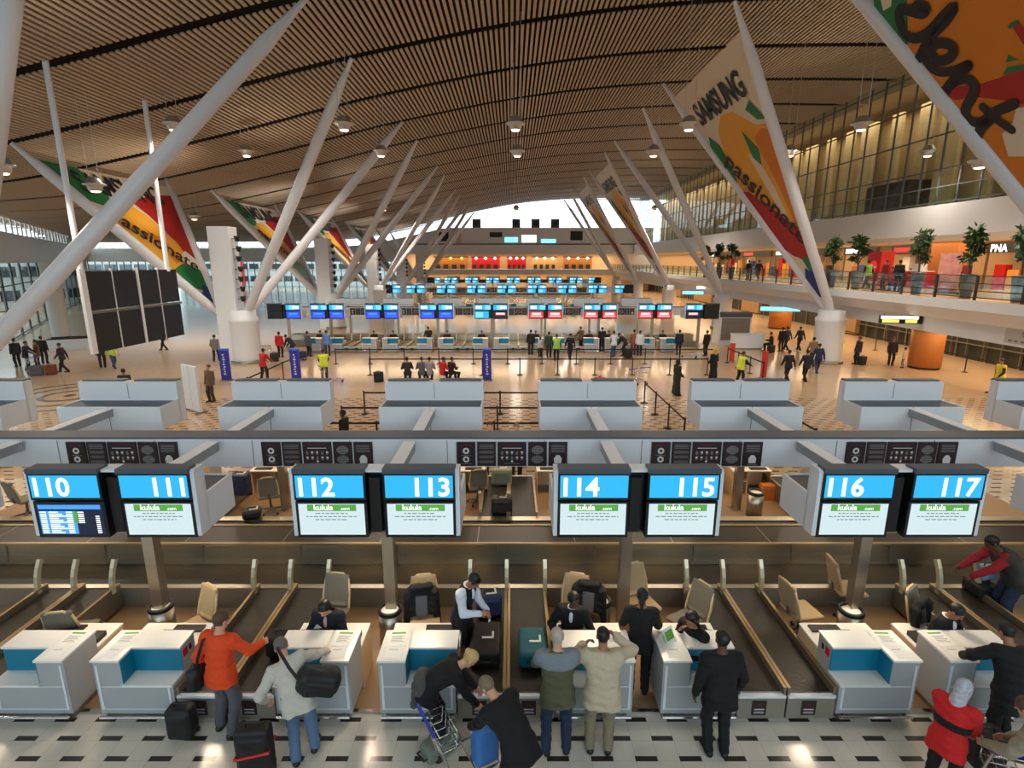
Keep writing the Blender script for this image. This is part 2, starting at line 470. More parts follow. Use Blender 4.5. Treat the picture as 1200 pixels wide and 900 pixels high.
# far end
def strip_bottom(x): return max(8.7, min(12.9, zr(x)-1.25))
wall, gl, lowg = MB(), MB(), MB()
xs2 = list(np.arange(-88, XR+3, 1.5))
for x0, x1 in zip(xs2[:-1], xs2[1:]):
    x0, x1 = float(x0), float(x1); b0, b1 = strip_bottom(x0), strip_bottom(x1)
    bot = 6.1 if x0 < -23 else 9.5
    wall._add([(x0, YF, bot), (x1, YF, bot), (x1, YF, b1), (x0, YF, b0), (x0, YF+.4, bot), (x1, YF+.4, bot), (x1, YF+.4, b1), (x0, YF+.4, b0)],
              [(0, 1, 2, 3), (7, 6, 5, 4), (0, 4, 5, 1), (3, 2, 6, 7)], WHITE if x0 < -23 else WHITE)
    t0, t1 = zr(x0)+.1, zr(x1)+.1
    gl.poly([(x0, YF+.2, b0), (x1, YF+.2, b1), (x1, YF+.2, t1), (x0, YF+.2, t0)], GLASS)
    gl.bar((x0, YF+.2, b0), (x0, YF+.2, t0), .06, .1, WHITE)
    if x0 < -23:
        lowg.poly([(x0, YF, 0), (x1, YF, 0), (x1, YF, 6.1), (x0, YF, 6.1)], GLASSL); lowg.bar((x0, YF, 0), (x0, YF, 6.1), .12, .16, MULL)
for z in (2.4, 4.3): lowg.bar((-88, YF, z), (-23, YF, z), .12, .1, MULL)
struct(wall, 'wall_back'); struct(gl, 'window_3'); struct(lowg, 'window_4')
b = MB()                                                     # far gallery: slab edge, fascia, back wall, offices window band
b.box(-23, 34, YF-.6, YF+9, 3.55, 4.6, WHITE); b.box(-23, 27, YF-.5, YF+9, 7.6, 9.5, WHITE)
b.box(-23, 34, YF+6, YF+6.3, 0, 7.6, WARMW); b.box(-23.4, -23, YF-.6, YF+6, 0, 9.5, WHITE)
struct(b, 'wall_far_gallery')

# right side: gallery slab, fascias, shop walls, upper glazing
b = MB()
prof = [(20, 4.6), (20, 4.17), (20.35, 4.1), (20.9, 3.55), (21.6, 3.5), (21.6, 2.7), (22, 2.7), (22, 3.6), (36, 3.6), (36, 4.6)]
b.prism(prof, 'y', YN, YF+1, WHITE); struct(b, 'trim_gallery_edge')
b = MB(); b.box(20.05, 36, YN, YF+1, 4.6, 4.612, mat('gallery_floor', rgb(196, 168, 128), .25, noise=.05)); struct(b, 'floor_gallery')
b = MB()
b.prism([(25, 9.5), (25, 7.75), (25.25, 7.45), (36, 7.45), (36, 9.5)], 'y', YN, YF+1, WHITE); struct(b, 'trim_upper_fascia')
b = MB(); b.box(30, 30.3, YN, YF+1, 4.6, 7.45, WARMW); struct(b, 'wall_right_gallery')
b = MB(); b.box(31.5, 31.8, YN, YF+1, 9.5, 19, mat('upper_room_wall', rgb(186, 156, 108), .7, noise=.15, nscale=.3))
for i, y in enumerate(np.arange(12, YF, 3.1)):               # pleated tan drapes in the upper rooms
    b.box(30.4, 30.7, float(y), float(y)+(1.1 if i % 3 else 1.9), 9.5, 17.6, mat('tan_drape', rgb(196, 170, 124), .8, noise=.2, nscale=1.5))
for y in (24, 43): b.box(29.6, 31.5, y, y+5, 9.5, 12.2, DARKG)
b.box(26, 32, YN, YF+1, 18.4, 18.6, WARMW)
struct(b, 'wall_right_upper')
b = MB(); gy0 = 2.0
b.poly([(25.6, gy0, 9.5), (25.6, YF, 9.5), (25.6, YF, 18.3), (25.6, gy0, 18.3)], GLASSG)
for y in np.arange(gy0, YF, 1.55): b.bar((25.55, float(y), 9.5), (25.55, float(y), 18.3), .07, .12, MULL)
for z in (9.7, 11.6, 13.6, 15.6, 17.7): b.bar((25.5, gy0, z), (25.5, YF, z), .1, .07, MULL)
struct(b, 'window_5')
b = MB()
b.poly([(25.05, gy0, 9.5), (25.05, YF, 9.5), (25.05, YF, 10.5), (25.05, gy0, 10.5)], GLASSG); b.bar((25.05, gy0, 10.52), (25.05, YF, 10.52), .05, .05, MULL)
struct(b, 'trim_upper_balustrade')
b = MB()                                                     # ground floor under the gallery
b.box(30, 30.3, YN, YF+6, 0, 3.6, DARKG)
for y in np.arange(10, YF, 2.4): b.box(29.9, 30, float(y), float(y)+.12, 0, 3.5, STEELD)
for y, w in ((47, 4), (66, 5), (82, 8), (97, 6)): b.box(29.6, 30, y, y+w, .1, 2.9, mat('undercroft_tan', rgb(150, 118, 80), .6))
for y in np.arange(12, 50, 1.3): b.box(29.75, 29.9, float(y), float(y)+.06, .1, 3.3, mat('shutter_line', rgb(88, 84, 74), .5))
b.box(29.7, 29.8, 10, 50, 1.0, 1.06, STEELD)
struct(b, 'wall_right')
b = MB(); b.box(25.2, 36.4, YN-.3, YN, 0, 19, CONC); b.box(-37, 36, YN-.3, YN, 0, 6.5, CONC); b.box(36, 36.4, YN, YF+8, 0, 19, CONC)
struct(b, 'wall_front')
b = MB()
for x in np.arange(-36, 26, 3.0): b.bar((float(x), YN-.1, 6.5), (float(x), YN-.1, zr(float(x))), .1, .14, WHITE)
b.poly([(-36, YN-.1, 6.5), (26, YN-.1, 6.5), (26, YN-.1, 18), (0, YN-.1, 17), (-16, YN-.1, 13.5), (-36, YN-.1, 10.2)], GLASS)
struct(b, 'window_6')

# ---------------------------------------------------------------- columns and roof struts
STRUTM = mat('strut_white', rgb(214, 216, 222), .35, noise=.03, nscale=.6)
def strut_obj(base, top, parent, r=.29):
    base, top = Vector(base), Vector(top); b = MB(); d = top-base
    b.tube([base, base+d*.05, base+d*.45, base+d*.86, base+d*.965, top], [.2, r*.92, r, r*.92, .12, .1], STRUTM, 16)
    return b.build('strut', parent)
TREE_Y = [16.3+18*k for k in range(6)]
def tree(side, k, y):
    x0 = -17.2 if side < 0 else 20.0
    nm = ('left' if side < 0 else 'right')
    px_ = .35 if side < 0 else 0
    t = thing('roof_column', 'white roof column with splayed tubular struts, %s of the %s row from the viewer' % (ORD[k], 'glass facade' if side < 0 else 'shop gallery'), 'column', (x0, y, 0), group='roof columns with struts')
    b = MB(); r = .85
    b.lathe([(r, 0), (r, 2.55), (r*1.04, 2.6), (r*1.04, 2.8), (r*.9, 2.9), (r*.9, 3.3), (0, 3.3)], WHITE, (px_, 0, 0), n=28)
    b.lathe([(r+.12, 0), (r+.12, .18), (r, .18)], STEELD, (px_, 0, 0), n=28)
    b.build('pedestal', t)
    if side < 0:
        b = MB(); b.box(-1.0, .25, -.55, .55, 0, 8.3, WHITE)
        for z in np.arange(.9, 8.2, .82): b.box(-1.02, .27, -.57, .57, float(z), float(z)+.035, PANEL)
        b.build('pylon', t)
        for j in range(7):                                   # uplighters clamped to the pylon's inner edge
            z = 4.0+j*.6; b = MB()
            b.tube([(.22, -.2, z), (.55, -.2, z)], .03, STEELD, 8)
            b.lathe([(.0, -.16), (.1, -.16), (.17, .14), (.15, .16), (.0, .12)], BLACKP, (.6, -.25+.1*(j % 2), z), 14)
            b.build('floodlight', t)
    bx = .7 if side < 0 else -.1
    zb = 3.15
    dxi, dxo = (9.7, -7.0) if side < 0 else (-9.8, 6.0)
    for dx in (dxi, dxo):
        for dy in (-6.0, 6.1):
            if side > 0 and dx == dxo: continue
            d2 = dx+.75 if side < 0 and k == 0 and dx == dxi and dy < 0 else dx
            zt = zr(x0+d2)-.02
            strut_obj((bx if dx*(-side) > 0 else -1.15, .12*(1 if dy > 0 else -1), zb), (d2, dy, zt), t)
    return t
for k, y in enumerate(TREE_Y):
    tree(-1, k, y); tree(1, k, y)
# ================================================================ check-in islands
XC = [-5.93+3.9*(i-1) for i in range(6)]            # bay centres, first and last are cut by the frame
NUMS = [None, (110, 111), (112, 113), (114, 115), (116, 117), None]
YD, YK = 6.4, 9.0                                    # desk fronts, kerb of the collector belt
DX, DZ, DF = Vector((1, 0, 0)), Vector((0, 0, 1)), Vector((0, -1, 0))

def desk_meshes(mirror):
    s = -1 if mirror else 1
    def X(a, c): return (min(s*a, s*c), max(s*a, s*c))
    W, T = 1.05, .37
    out = {}
    b = MB()
    for a, c, y0, y1, z0, z1 in ((0, T, .03, .62, .13, .97), (T, W, .30, .62, .13, .97), (T, W, .03, .30, .13, .58)):
        b.box(*X(a, c), y0, y1, z0, z1, DESKG)
    b.box(*X(.05, W-.05), .09, .6, 0, .13, STEELD)
    for a, c, z0, z1 in ((.03, .06, .2, .9), (W-.07, W-.04, .2, .55), (.03, W-.04, .565, .575), (.03, W-.04, .2, .21)):
        b.box(*X(a, c), .02, .03, z0, z1, PANEL)
    out['body'] = b
    b = MB(); b.box(*X(-.01, T+.01), -.0, .64, .97, 1.0, DESKW); b.box(*X(T, W+.01), .27, .64, .97, 1.0, DESKW); out['counter_top'] = b
    b = MB(); b.box(*X(T, W+.01), -.0, .30, .58, .61, DESKW); out['bag_ledge'] = b
    b = MB(); b.box(*X(T, W), .288, .3, .61, .97, TEAL); b.box(*X(T, T+.012), .03, .3, .61, .97, TEAL); out['teal_panel'] = b
    b = MB(); b.tube([(s*.02, -.03, .12), (s*(W-.02), -.03, .12)], .022, CHROME, 10)
    for a in (.1, W-.1): b.bar((s*a, -.03, .12), (s*a, .1, .12), .03, .03, STEELD)
    out['foot_rail'] = b
    b = MB(); b.box(*X(0, W), .62, 1.17, .70, .73, DESKW)
    b.box(*X(0, .03), .62, 1.15, 0, .70, WARMW); b.box(*X(W-.03, W), .62, 1.15, 0, .70, WARMW)
    b.box(*X(0, .42), .64, 1.1, .38, .41, WARMW); b.box(*X(.42, .45), .62, 1.1, 0, .70, WARMW); b.box(*X(.03, W-.03), .62, .64, .1, .7, WARMW)
    out['work_surface'] = b
    b = MB(); b.box(*X(.06, .30), .68, .9, .73, .80, BLACKP); b.box(*X(.5, .95), .95, 1.1, .73, .755, BLACKP); b.box(*X(.55, .9), .68, .72, .80, .95, BLACKP); b.box(*X(.7, .76), .69, .74, .73, .82, BLACKP)
    out['counter_terminal'] = b
    b = MB(); b.box(*X(W-.003, W+.003), .34, .44, .78, .9, REDM); b.box(*X(W-.004, W+.006), .48, .53, .8, .88, BLACKP)
    out['scanner_plate'] = b
    return out
DM = {m: desk_meshes(m) for m in (False, True)}
DPROTO = {}
def desk(x, y, mirror, label, group, rz=0.0):
    if mirror not in DPROTO:
        t = thing('check_in_desk', label, 'desk', (x, y, 0), rz, group)
        for n, mb in DM[mirror].items():
            o = mb.build(n, t)
            if n == 'teal_panel': o['label'] = 'teal back panel'
        DPROTO[mirror] = t; return t
    return copy_tree(DPROTO[mirror], label, (x, y, 0), rz, group)

# --- conveyor lane
def lane_proto(label):
    t = thing('conveyor_lane', label, 'conveyor', (0, 0, 0), 0, 'baggage lanes between the check-in desks')
    b = MB(); b.box(-.30, .30, .03, 2.52, .385, .41, BELT); b.build('belt', t)
    b = MB(); b.box(-.33, .33, .05, 2.5, .08, .385, STEELD); b.build('bed', t)
    for s in (-1, 1):
        b = MB(); b.box(min(s*.30, s*.335), max(s*.30, s*.335), 0, 2.52, .08, .50, STEELD)
        b.box(min(s*.295, s*.34), max(s*.295, s*.34), 0, 2.52, .50, .525, BRASSY); b.build('side_rail', t)
    b = MB(); b.box(-.33, .33, -.02, .04, .04, .39, KERB); b.box(-.33, .33, -.03, .06, .375, .41, PANEL); b.build('end_plate', t)
    b = MB(); b.box(-.13, .07, -.03, -.02, .10, .33, MAROON)
    o = (0, -.032, 0)
    b.disc(o, DX, DZ, -.03, .27, .028, MAROON2, 12); b.rect(o, DX, DZ, -.1, .04, .19, .205, INK); b.rect(o, DX, DZ, -.09, .03, .165, .178, INKG); b.rect(o, DX, DZ, -.1, .04, .135, .15, INK)
    b.build('notice', t)['label'] = 'dark notice plate with white print'
    return t
def guide(parent, x):
    b = MB(); pts = [(x, 2.34, .44), (x, 2.34, .58), (x, 2.37, .74), (x, 2.42, .88), (x, 2.50, 1.02)]
    for p, q in zip(pts[:-1], pts[1:]): b.bar(p, q, .065, .08, FIN, (0, 1, .01))
    return b.build('guide_fin', parent)
LANE = lane_proto('baggage lane')
LGUIDE = copy_tree(LANE); guide(LGUIDE, -.33); guide(LGUIDE, .33)
RGUIDE = copy_tree(LANE); guide(RGUIDE, .33)
LUSED = [False, False]
def lane(x, y, right, label, rz=0.0):
    src = RGUIDE if right else LGUIDE
    if not LUSED[right]:
        LUSED[right] = True; src.location = (x, y, 0); src.rotation_euler = (0, 0, rz); src['label'] = label; return src
    return copy_tree(src, label, (x, y, 0), rz)
def kill(o):
    for c in list(o.children): kill(c)
    bpy.data.objects.remove(o)
kill(LANE)

# --- long collector belt of one island
def collector(x0, x1, y0, label):
    t = thing('collector_conveyor', label, 'conveyor', ((x0+x1)/2, y0, 0), 0, 'long collector conveyors')
    h = (x1-x0)/2
    b = MB(); b.box(-h, h, 0, .06, .0, .40, KERB); b.box(-h, h, -.02, .10, .40, .425, STEEL)
    b.box(-h, h, 2.72, 2.80, 0, .40, STEEL); b.box(-h, h, 2.66, 2.87, .40, .425, STEEL); b.build('kerb_plate', t)
    b = MB(); b.box(-h, h, .10, .86, .33, .395, BELT); b.build('belt', t)
    b = MB(); b.box(-h, h, 1.70, 2.66, .33, .395, BELT); b.build('belt', t)
    b = MB(); b._add([(-h, .84, .36), (h, .84, .36), (h, .88, .82), (-h, .88, .82)], [(0, 1, 2, 3)], BRUSHED)
    b.box(-h, h, .86, .92, .80, .835, BRASSY)
    for x in np.arange(-h+1, h, 1.95): b.box(float(x), float(x)+.012, .845, .86, .4, .8, STEELD)
    b.build('back_panel', t)
    b = MB(); b.box(-h, h, .92, 1.62, .4, .82, COVER)
    for x in np.arange(-h+.6, h, 1.95): b.box(float(x), float(x)+.02, .92, 1.62, .82, .823, STEELD)
    b.box(-h, h, 1.62, 1.68, .4, .835, BRASSY); b.build('cover', t)
    return t

# --- white beam with notice panels
def beam(x0, x1, y0, label):
    t = thing('sign_beam', label, 'beam', ((x0+x1)/2, y0, 0), 0, 'white sign beams over the islands'); t['kind'] = 'thing'
    h = (x1-x0)/2
    b = MB(); b.box(-h, h, 0, .4, 2.24, 2.83, PANEL)
    for x in np.arange(-h+.0, h, 1.95): b.box(float(x)-.006, float(x)+.006, -.004, .0, 2.24, 2.83, DGREY)
    b.build('fascia', t)
    b = MB(); b.box(-h, h, -.02, .44, 2.83, 2.865, DGREY); b.box(-h, h, -.03, .0, 2.81, 2.83, PANEL); b.build('capping', t)
    return t
BW = [.37, .37, .57, .37, .37]
def board(x, y0, label, group):
    t = thing('information_board', label, 'sign', (x, y0-.03, 2.27), 0, group)
    tot = sum(BW)+.04*4; u = -tot/2; o = (0, -.013, 0)
    for i, wd in enumerate(BW):
        b = MB(); b.box(u, u+wd, -.012, .028, 0, .50, MAROON); c = u+wd/2
        if i == 0:
            b.rect(o, DX, DZ, c-.1, c+.1, .42, .45, MAROON2)
            for z in (.32, .14):
                b.disc(o, DX, DZ, c, z, .065, INK, 18); b.disc((0, -.0145, 0), DX, DZ, c, z, .03, MAROON, 12); b.rect(o, DX, DZ, c-.1, c+.1, z-.1, z-.088, INKG)
        elif i == 1:
            for j in range(12):
                if j in (3, 6, 9): continue
                b.rect(o, DX, DZ, u+.04, u+wd-.04-.07*((j*3) % 3), .44-j*.034, .455-j*.034, INKG)
        elif i == 2:
            b.rect(o, DX, DZ, c-.19, c+.19, .37, .385, INK); b.rect(o, DX, DZ, c-.16, c+.16, .44, .46, MAROON2)
            for r in range(2):
                for q in range(5):
                    xx = c-.2+q*.1; zz = .29-r*.11
                    (b.disc if (q+r) % 2 else b.disc)(o, DX, DZ, xx, zz, .026, INK if (q+r) % 3 else INKG, 8)
                    b.rect(o, DX, DZ, xx-.02, xx+.02, zz-.05, zz-.015, INKG)
            b.disc(o, DX, DZ, c, .1, .025, INK, 8); b.rect(o, DX, DZ, c-.16, c+.16, .045, .058, INKG)
        elif i == 3:
            for z, r2 in ((.34, .09), (.14, .085)):
                b.disc(o, DX, DZ, c, z, .12, INKG, 16, r2)
                for q in range(4): b.rect((0, -.0145, 0), DX, DZ, c-.1, c+.1, z-.06+q*.038, z-.05+q*.038, MAROON)
        else:
            for j in range(5): b.rect(o, DX, DZ, u+.05, u+wd-.05, .43-j*.034, .445-j*.034, INKG)
            b.poly([(c-.07, -.0145, .06), (c+.07, -.0145, .06), (c+.08, -.0145, .16), (c+.03, -.0145, .23), (c-.03, -.0145, .23), (c-.08, -.0145, .16)], INK)
            b.rect(o, DX, DZ, c-.1, c+.1, .025, .036, INKG)
        b.build('notice_panel', t); u += wd+.04
    return t

# --- display housings on posts
def pod_proto():
    t = thing('display_unit', 'display unit', 'sign', (0, 0, 0))
    b = MB(); b.box(-.09, .09, -.09, .09, -.06, 2.2, STEEL); b.box(-.16, .16, -.16, .16, -.06, -.04, STEELD); b.build('post', t)
    b = MB()
    b.box(-1.25, -1.21, -.40, .38, 2.2, 2.78, PANEL); b.box(1.21, 1.25, -.40, .38, 2.2, 2.78, PANEL)
    b.box(-1.21, 1.21, .34, .38, 2.2, 2.78, PANEL); b.box(-1.21, 1.21, -.40, .34, 2.2, 2.24, PANEL)
    b.box(-1.25, 1.25, -.42, -.38, 2.2, 3.2, PANEL); b.box(-.006, .006, .38, .384, 2.2, 2.78, DGREY); b.box(-.006, .006, -.38, -.376, 2.8, 3.2, DGREY)
    for s in (-1, 1): b.box(min(s*1.19, s*1.25), max(s*1.19, s*1.25), -.64, -.40, 2.19, 3.22, PANEL)
    b.box(-1.25, 1.25, -.62, -.38, 3.2, 3.24, PANEL); b.box(-.14, .14, -.52, -.42, 2.17, 2.2, STEEL)
    b.build('housing', t)
    b = MB(); b.box(-1.21, 1.21, -.38, .34, 2.74, 2.755, DGREY); b.build('tray_cover', t)
    b = MB(); b.box(-.14, .14, -.46, -.42, 2.2, 3.2, BLACKP); b.box(-.10, .06, -.58, -.46, 2.22, 3.1, BLACKP); b.build('centre_mullion', t)
    for s in (-1, 1):
        b = MB(); x0, x1 = (.13, 1.19) if s > 0 else (-1.19, -.13)
        b.box(x0, x1, -.67, -.42, 2.78, 3.2, BLACKP); b.box(x0, x1, -.65, -.42, 2.17, 2.745, BLACKP); b.box(x0, x1, -.69, -.46, 3.2, 3.275, DGREY)
        b.build('screen_casing', t)
    b = MB(); b.box(-.11, .11, .38, 2.12, 2.56, 2.74, ARM); b.box(-.12, .12, .38, 2.14, 2.74, 2.755, PANEL); b.build('link_arm', t)
    return t
POD = pod_proto()
def screens(t, nums, kinds):
    for s, num, kd in ((-1, nums[0], kinds[0]), (1, nums[1], kinds[1])):
        c = .66*s; o = Vector((c, -.675, 0)); o2 = Vector((c, -.655, 0)); n = Vector((0, -.003, 0))
        if kd is None: continue
        b = MB(); b.rect(o, DX, DZ, -.5, .5, 2.82, 3.17, SCREENB); b.rect(o+n*.5, DX, DZ, -.02-.25*s, .38-.25*s, 2.84, 3.15, SCREENB2) if num is None else None
        if num:
            b.text(str(num), .40, o+n+DX*(-.45 if s < 0 else .45)+DZ*2.855, DX, DZ, SCREENT, 'LEFT' if s < 0 else 'RIGHT', .022)
        else: b.rect(o+n, DX, DZ, -.42 if s < 0 else 0, 0 if s < 0 else .42, 2.9, 3.1, SCREENT)
        b.build('number_screen', t)
        b = MB(); M0 = {'w': SCREENW, 'f': SCREENN, 'v': SCREENV, 'r': SCREENRED, 'b': SCREENB, 'd': SCREENN}[kd]
        b.rect(o2, DX, DZ, -.49, .49, 2.215, 2.715, M0)
        if kd == 'w':
            b.rect(o2+n, DX, DZ, -.36, .37, 2.60, 2.705, SCREENG)
            b.text('kulula', .125, o2+n*2+DX*-.26+DZ*2.618, DX, DZ, SCREENT, 'LEFT', .012); b.text('.com', .075, o2+n*2+DX*.13+DZ*2.618, DX, DZ, SCREENT, 'LEFT', .004)
            for z, w0 in ((2.555, .24), (2.505, .38), (2.455, .25)):
                q = -w0
                while q < w0-.02:
                    ww = .03+.05*random.random(); b.rect(o2+n, DX, DZ, q, min(q+ww, w0), z, z+.014, SCREENI); q += ww+.018
        elif kd == 'f':
            b.rect(o2+n, DX, DZ, -.47, .46, 2.63, 2.70, SCREENR); b.rect(o2+n, DX, DZ, -.47, .08, 2.23, 2.60, SCREENR)
            for j in range(11):
                z = 2.575-j*.033
                b.rect(o2+n*2, DX, DZ, -.45, -.36, z, z+.016, SCREENT); b.rect(o2+n*2, DX, DZ, -.32, -.32+.14+.06*((j*7) % 3), z, z+.016, SCREENT); b.rect(o2+n*2, DX, DZ, -.06, .03, z, z+.016, SCREENT)
                if j < 6: b.rect(o2+n*2, DX, DZ, .04, .10, z-.006, z+.026, SCREENG); b.rect(o2+n*2, DX, DZ, .11, .20, z, z+.016, SCREENT)
                if j > 1: b.rect(o2+n*2, DX, DZ, .37, .43, z, z+.016, SCREENT)
        elif kd in 'vr':
            b.rect(o2+n, DX, DZ, -.32, .32, 2.48, 2.60, SCREENT if kd == 'r' else SCREENR); b.rect(o2+n, DX, DZ, -.40, .40, 2.36, 2.40, SCREENT if kd == 'r' else SCREENR)
        elif kd == 'd':
            b.rect(o2+n, DX, DZ, -.35, .35, 2.42, 2.62, SCREENRED); b.rect(o2+n*2, DX, DZ, -.3, .3, 2.5, 2.6, SCREENT)
        elif kd == 'b':
            b.rect(o2+n, DX, DZ, -.45, .1, 2.3, 2.66, SCREENB2)
        b.build('message_screen', t)
def pod(x, y, label, group, nums=(None, None), kinds=(None, None), rz=0.0):
    t = copy_tree(POD, label, (x, y, .06), rz, group); screens(t, nums, kinds); return t

# --- first island, numbers 110 to 117
GD, GP = 'check-in desks of the near island', 'display units on posts over the near desks'
PLACE = ['at the edge of the picture before display 110', None, None, None, None, 'at the edge of the picture after display 117']
for i, x in enumerate(XC):
    n = NUMS[i]
    for s, tall in ((-1, True), (1, False)):
        if n: lb = 'grey check-in desk with teal panel and white top below display %d' % n[0 if s < 0 else 1]
        else:
            if (i == 0 and s < 0) or (i == 5 and s > 0): continue
            lb = 'grey check-in desk '+PLACE[i]
        desk(x+s*.2, YD, tall, lb, GD)
    if n:
        k = ['w', 'w']
        if n[0] == 110: k[0] = 'f'
        pod(x, 8.18, 'hanging display unit with sky-blue screens numbered %d and %d' % n, GP, n, k)
    else: pod(x, 8.18, 'display unit on post '+PLACE[i], GP, (109 if i == 0 else 118,)*2, (None, None))
NXT = {0: 'before display 110', 1: 'between displays 111 and 112', 2: 'between displays 113 and 114', 3: 'between displays 115 and 116', 4: 'after display 117'}
for j in range(5):
    xb = -7.88+3.9*j
    for s in (-1, 1):
        lane(xb+s*.345, 6.46, s > 0, 'steel baggage lane %s, the one nearer the %s desk' % (NXT[j], 'lower numbered' if s < 0 else 'higher numbered'))
        lane(xb+s*.345, 14.4, s > 0, 'far-side baggage lane opposite the lanes %s, %s of two' % (NXT[j], 'first' if s < 0 else 'second'), PI)
    board(xb+.08, 10.4, 'five dark notice panels on the white beam %s' % NXT[j], 'notice panels on the near white beam')
collector(-13, 13, YK, 'long steel collector conveyor with dark belts behind desks 110 to 117')
beam(-13, 13, 10.4, 'long white sign beam with dark capping over the near island')
FARL = ['outermost on the 110 side', 'behind unit 110', 'behind unit 112', 'behind unit 114', 'behind unit 116', 'outermost on the 117 side']
for i, x in enumerate(XC):
    pod(x+.05, 13.15, 'plain white back of a display unit facing away, %s' % FARL[i], 'display unit backs beyond the near white beam', rz=PI)
    for s in (-1, 1):
        desk(x+s*.2+.05, 15.12, s > 0, 'check-in desk facing away beyond the beam, %s, %s' % (FARL[i], 'lower side' if s < 0 else 'upper side'), 'far-facing desks of the near island', PI)
for x, lb in ((XC[0]-3.85, 'at the 110 edge of the picture'), (XC[5]+3.95, 'at the 117 edge of the picture')): pod(x, 13.15, 'white display unit back facing away, cut off %s' % lb, 'display unit backs beyond the near white beam', rz=PI)
b = MB(); b.box(-13.2, 13.2, 6.62, 14.95, 0, .012, mat('work_zone_floor', rgb(146, 118, 86), .4, noise=.08, nscale=1.2)); struct(b, 'floor_island')
b = MB(); b.box(-13.2, 13.2, 6.56, 6.62, 0, .03, CHROME); struct(b, 'trim_threshold')

# --- the three islands further down the hall
XI = {1: [-13.19+3.9*j for j in range(7)], 2: [-12.3+3.87*j for j in range(7)], 3: [-11.3+3.85*j for j in range(7)]}
KI = {1: ['v', 'v', 'v', 'b', 'r', 'r', 'r'], 2: ['b']*7, 3: ['b']*7}
IW = {1: 'second', 2: 'third', 3: 'fourth'}
for k in (1, 2, 3):
    y0 = 31.5*k; xs_ = XI[k]; nm = IW[k]
    end = ['blue', 'blue', 'blue', 'blue and red', 'red', 'red', 'red'] if k == 1 else ['blue']*7
    for j, x in enumerate(xs_):
        kd = (KI[k][j],)*2
        if k == 1 and j == 3: kd = ('b', 'd')
        pod(x, 8.32+y0, '%s display unit of the %s island, counted from the glass facade, %s screens' % (ORD[j], nm, end[j]), 'display units of the %s island' % nm, kinds=kd)
        pod(x, 13.15+y0, '%s plain display unit back behind the %s island beam, from the glass facade' % (ORD[j], nm), 'display unit backs of the %s island' % nm, rz=PI)
        for s in (-1, 1):
            if k < 3: desk(x+s*.2, YD+y0, s < 0, '%s check-in desk of the %s island, counted from the glass facade' % (ORD[2*j+(s > 0)], nm), 'check-in desks of the %s island' % nm)
        if j < 6:
            board(x+1.95, 10.4+y0, '%s dark notice panel group on the %s island beam, from the glass facade' % (ORD[j], nm), 'notice panels of the %s island' % nm)
            if k == 1:
                for s in (-1, 1): lane(x+1.95+s*.345, 6.46+y0, s > 0, '%s baggage lane of the second island, counted from the glass facade' % ORD[2*j+(s > 0)])
    for x, kd, wd in ((xs_[0]-3.1, ((None, 'v') if k == 1 else (None, 'b')), 'facade'), (xs_[-1]+3.4, (('d', None) if k == 1 else ('b', None)), 'gallery')):
        pod(x, 8.32+y0, 'single-screen display unit at the %s end of the %s island' % (wd, nm), 'end display units of the islands', kinds=kd)
    a, c = xs_[0]-3.6, xs_[-1]+3.6
    collector(a, c, YK+y0, 'steel collector conveyor of the %s island' % nm)
    beam(a, c, 10.4+y0, 'white sign beam over the %s island' % nm)
    b = MB(); b.box(a, c, 6.62+y0, 14.95+y0, 0, .012, _M['work_zone_floor']); struct(b, 'floor_island')
kill(POD)
# ================================================================ people
def cloth(r, g, b): return mat('cloth_%d_%d_%d' % (r, g, b), rgb(r, g, b), .85, noise=.12, nscale=30, bump=.15)
SK_L = mat('skin_light', rgb(208, 156, 128), .5); SK_M = mat('skin_mid', rgb(160, 108, 78), .5); SK_D = mat('skin_dark', rgb(98, 64, 46), .5)
H_BL = mat('hair_black', rgb(20, 17, 16), .5, noise=.3, nscale=60); H_BR = mat('hair_brown', rgb(88, 58, 40), .6, noise=.3, nscale=60)
H_BD = mat('hair_blonde', rgb(196, 160, 100), .55, noise=.25, nscale=60); H_GR = mat('hair_grey', rgb(178, 164, 152), .6, noise=.2, nscale=60); H_DG = mat('hair_dark_grey', rgb(104, 96, 90), .6, noise=.3, nscale=60)
H_DB = mat('hair_grey_brown', rgb(122, 104, 84), .6, noise=.3, nscale=60)
SHOE = mat('shoe_black', rgb(22, 20, 20), .4); EYE = mat('eye_dark', rgb(20, 15, 12), .2)
def V3(p): return np.array(p, float)
def unit(v): return v/(np.linalg.norm(v)+1e-9)
def two_bone(S, T, l1, l2, pole):
    d = T-S; L = np.linalg.norm(d); m = (l1+l2)*.995
    if L > m: T = S+d/L*m; L = m
    L = max(L, abs(l1-l2)+.02); u = unit(T-S)
    a = (l1*l1-l2*l2+L*L)/(2*L); h = math.sqrt(max(l1*l1-a*a, 1e-6))
    pv = V3(pole)-u*float(V3(pole) @ u)
    return S+u*a+unit(pv)*h, T
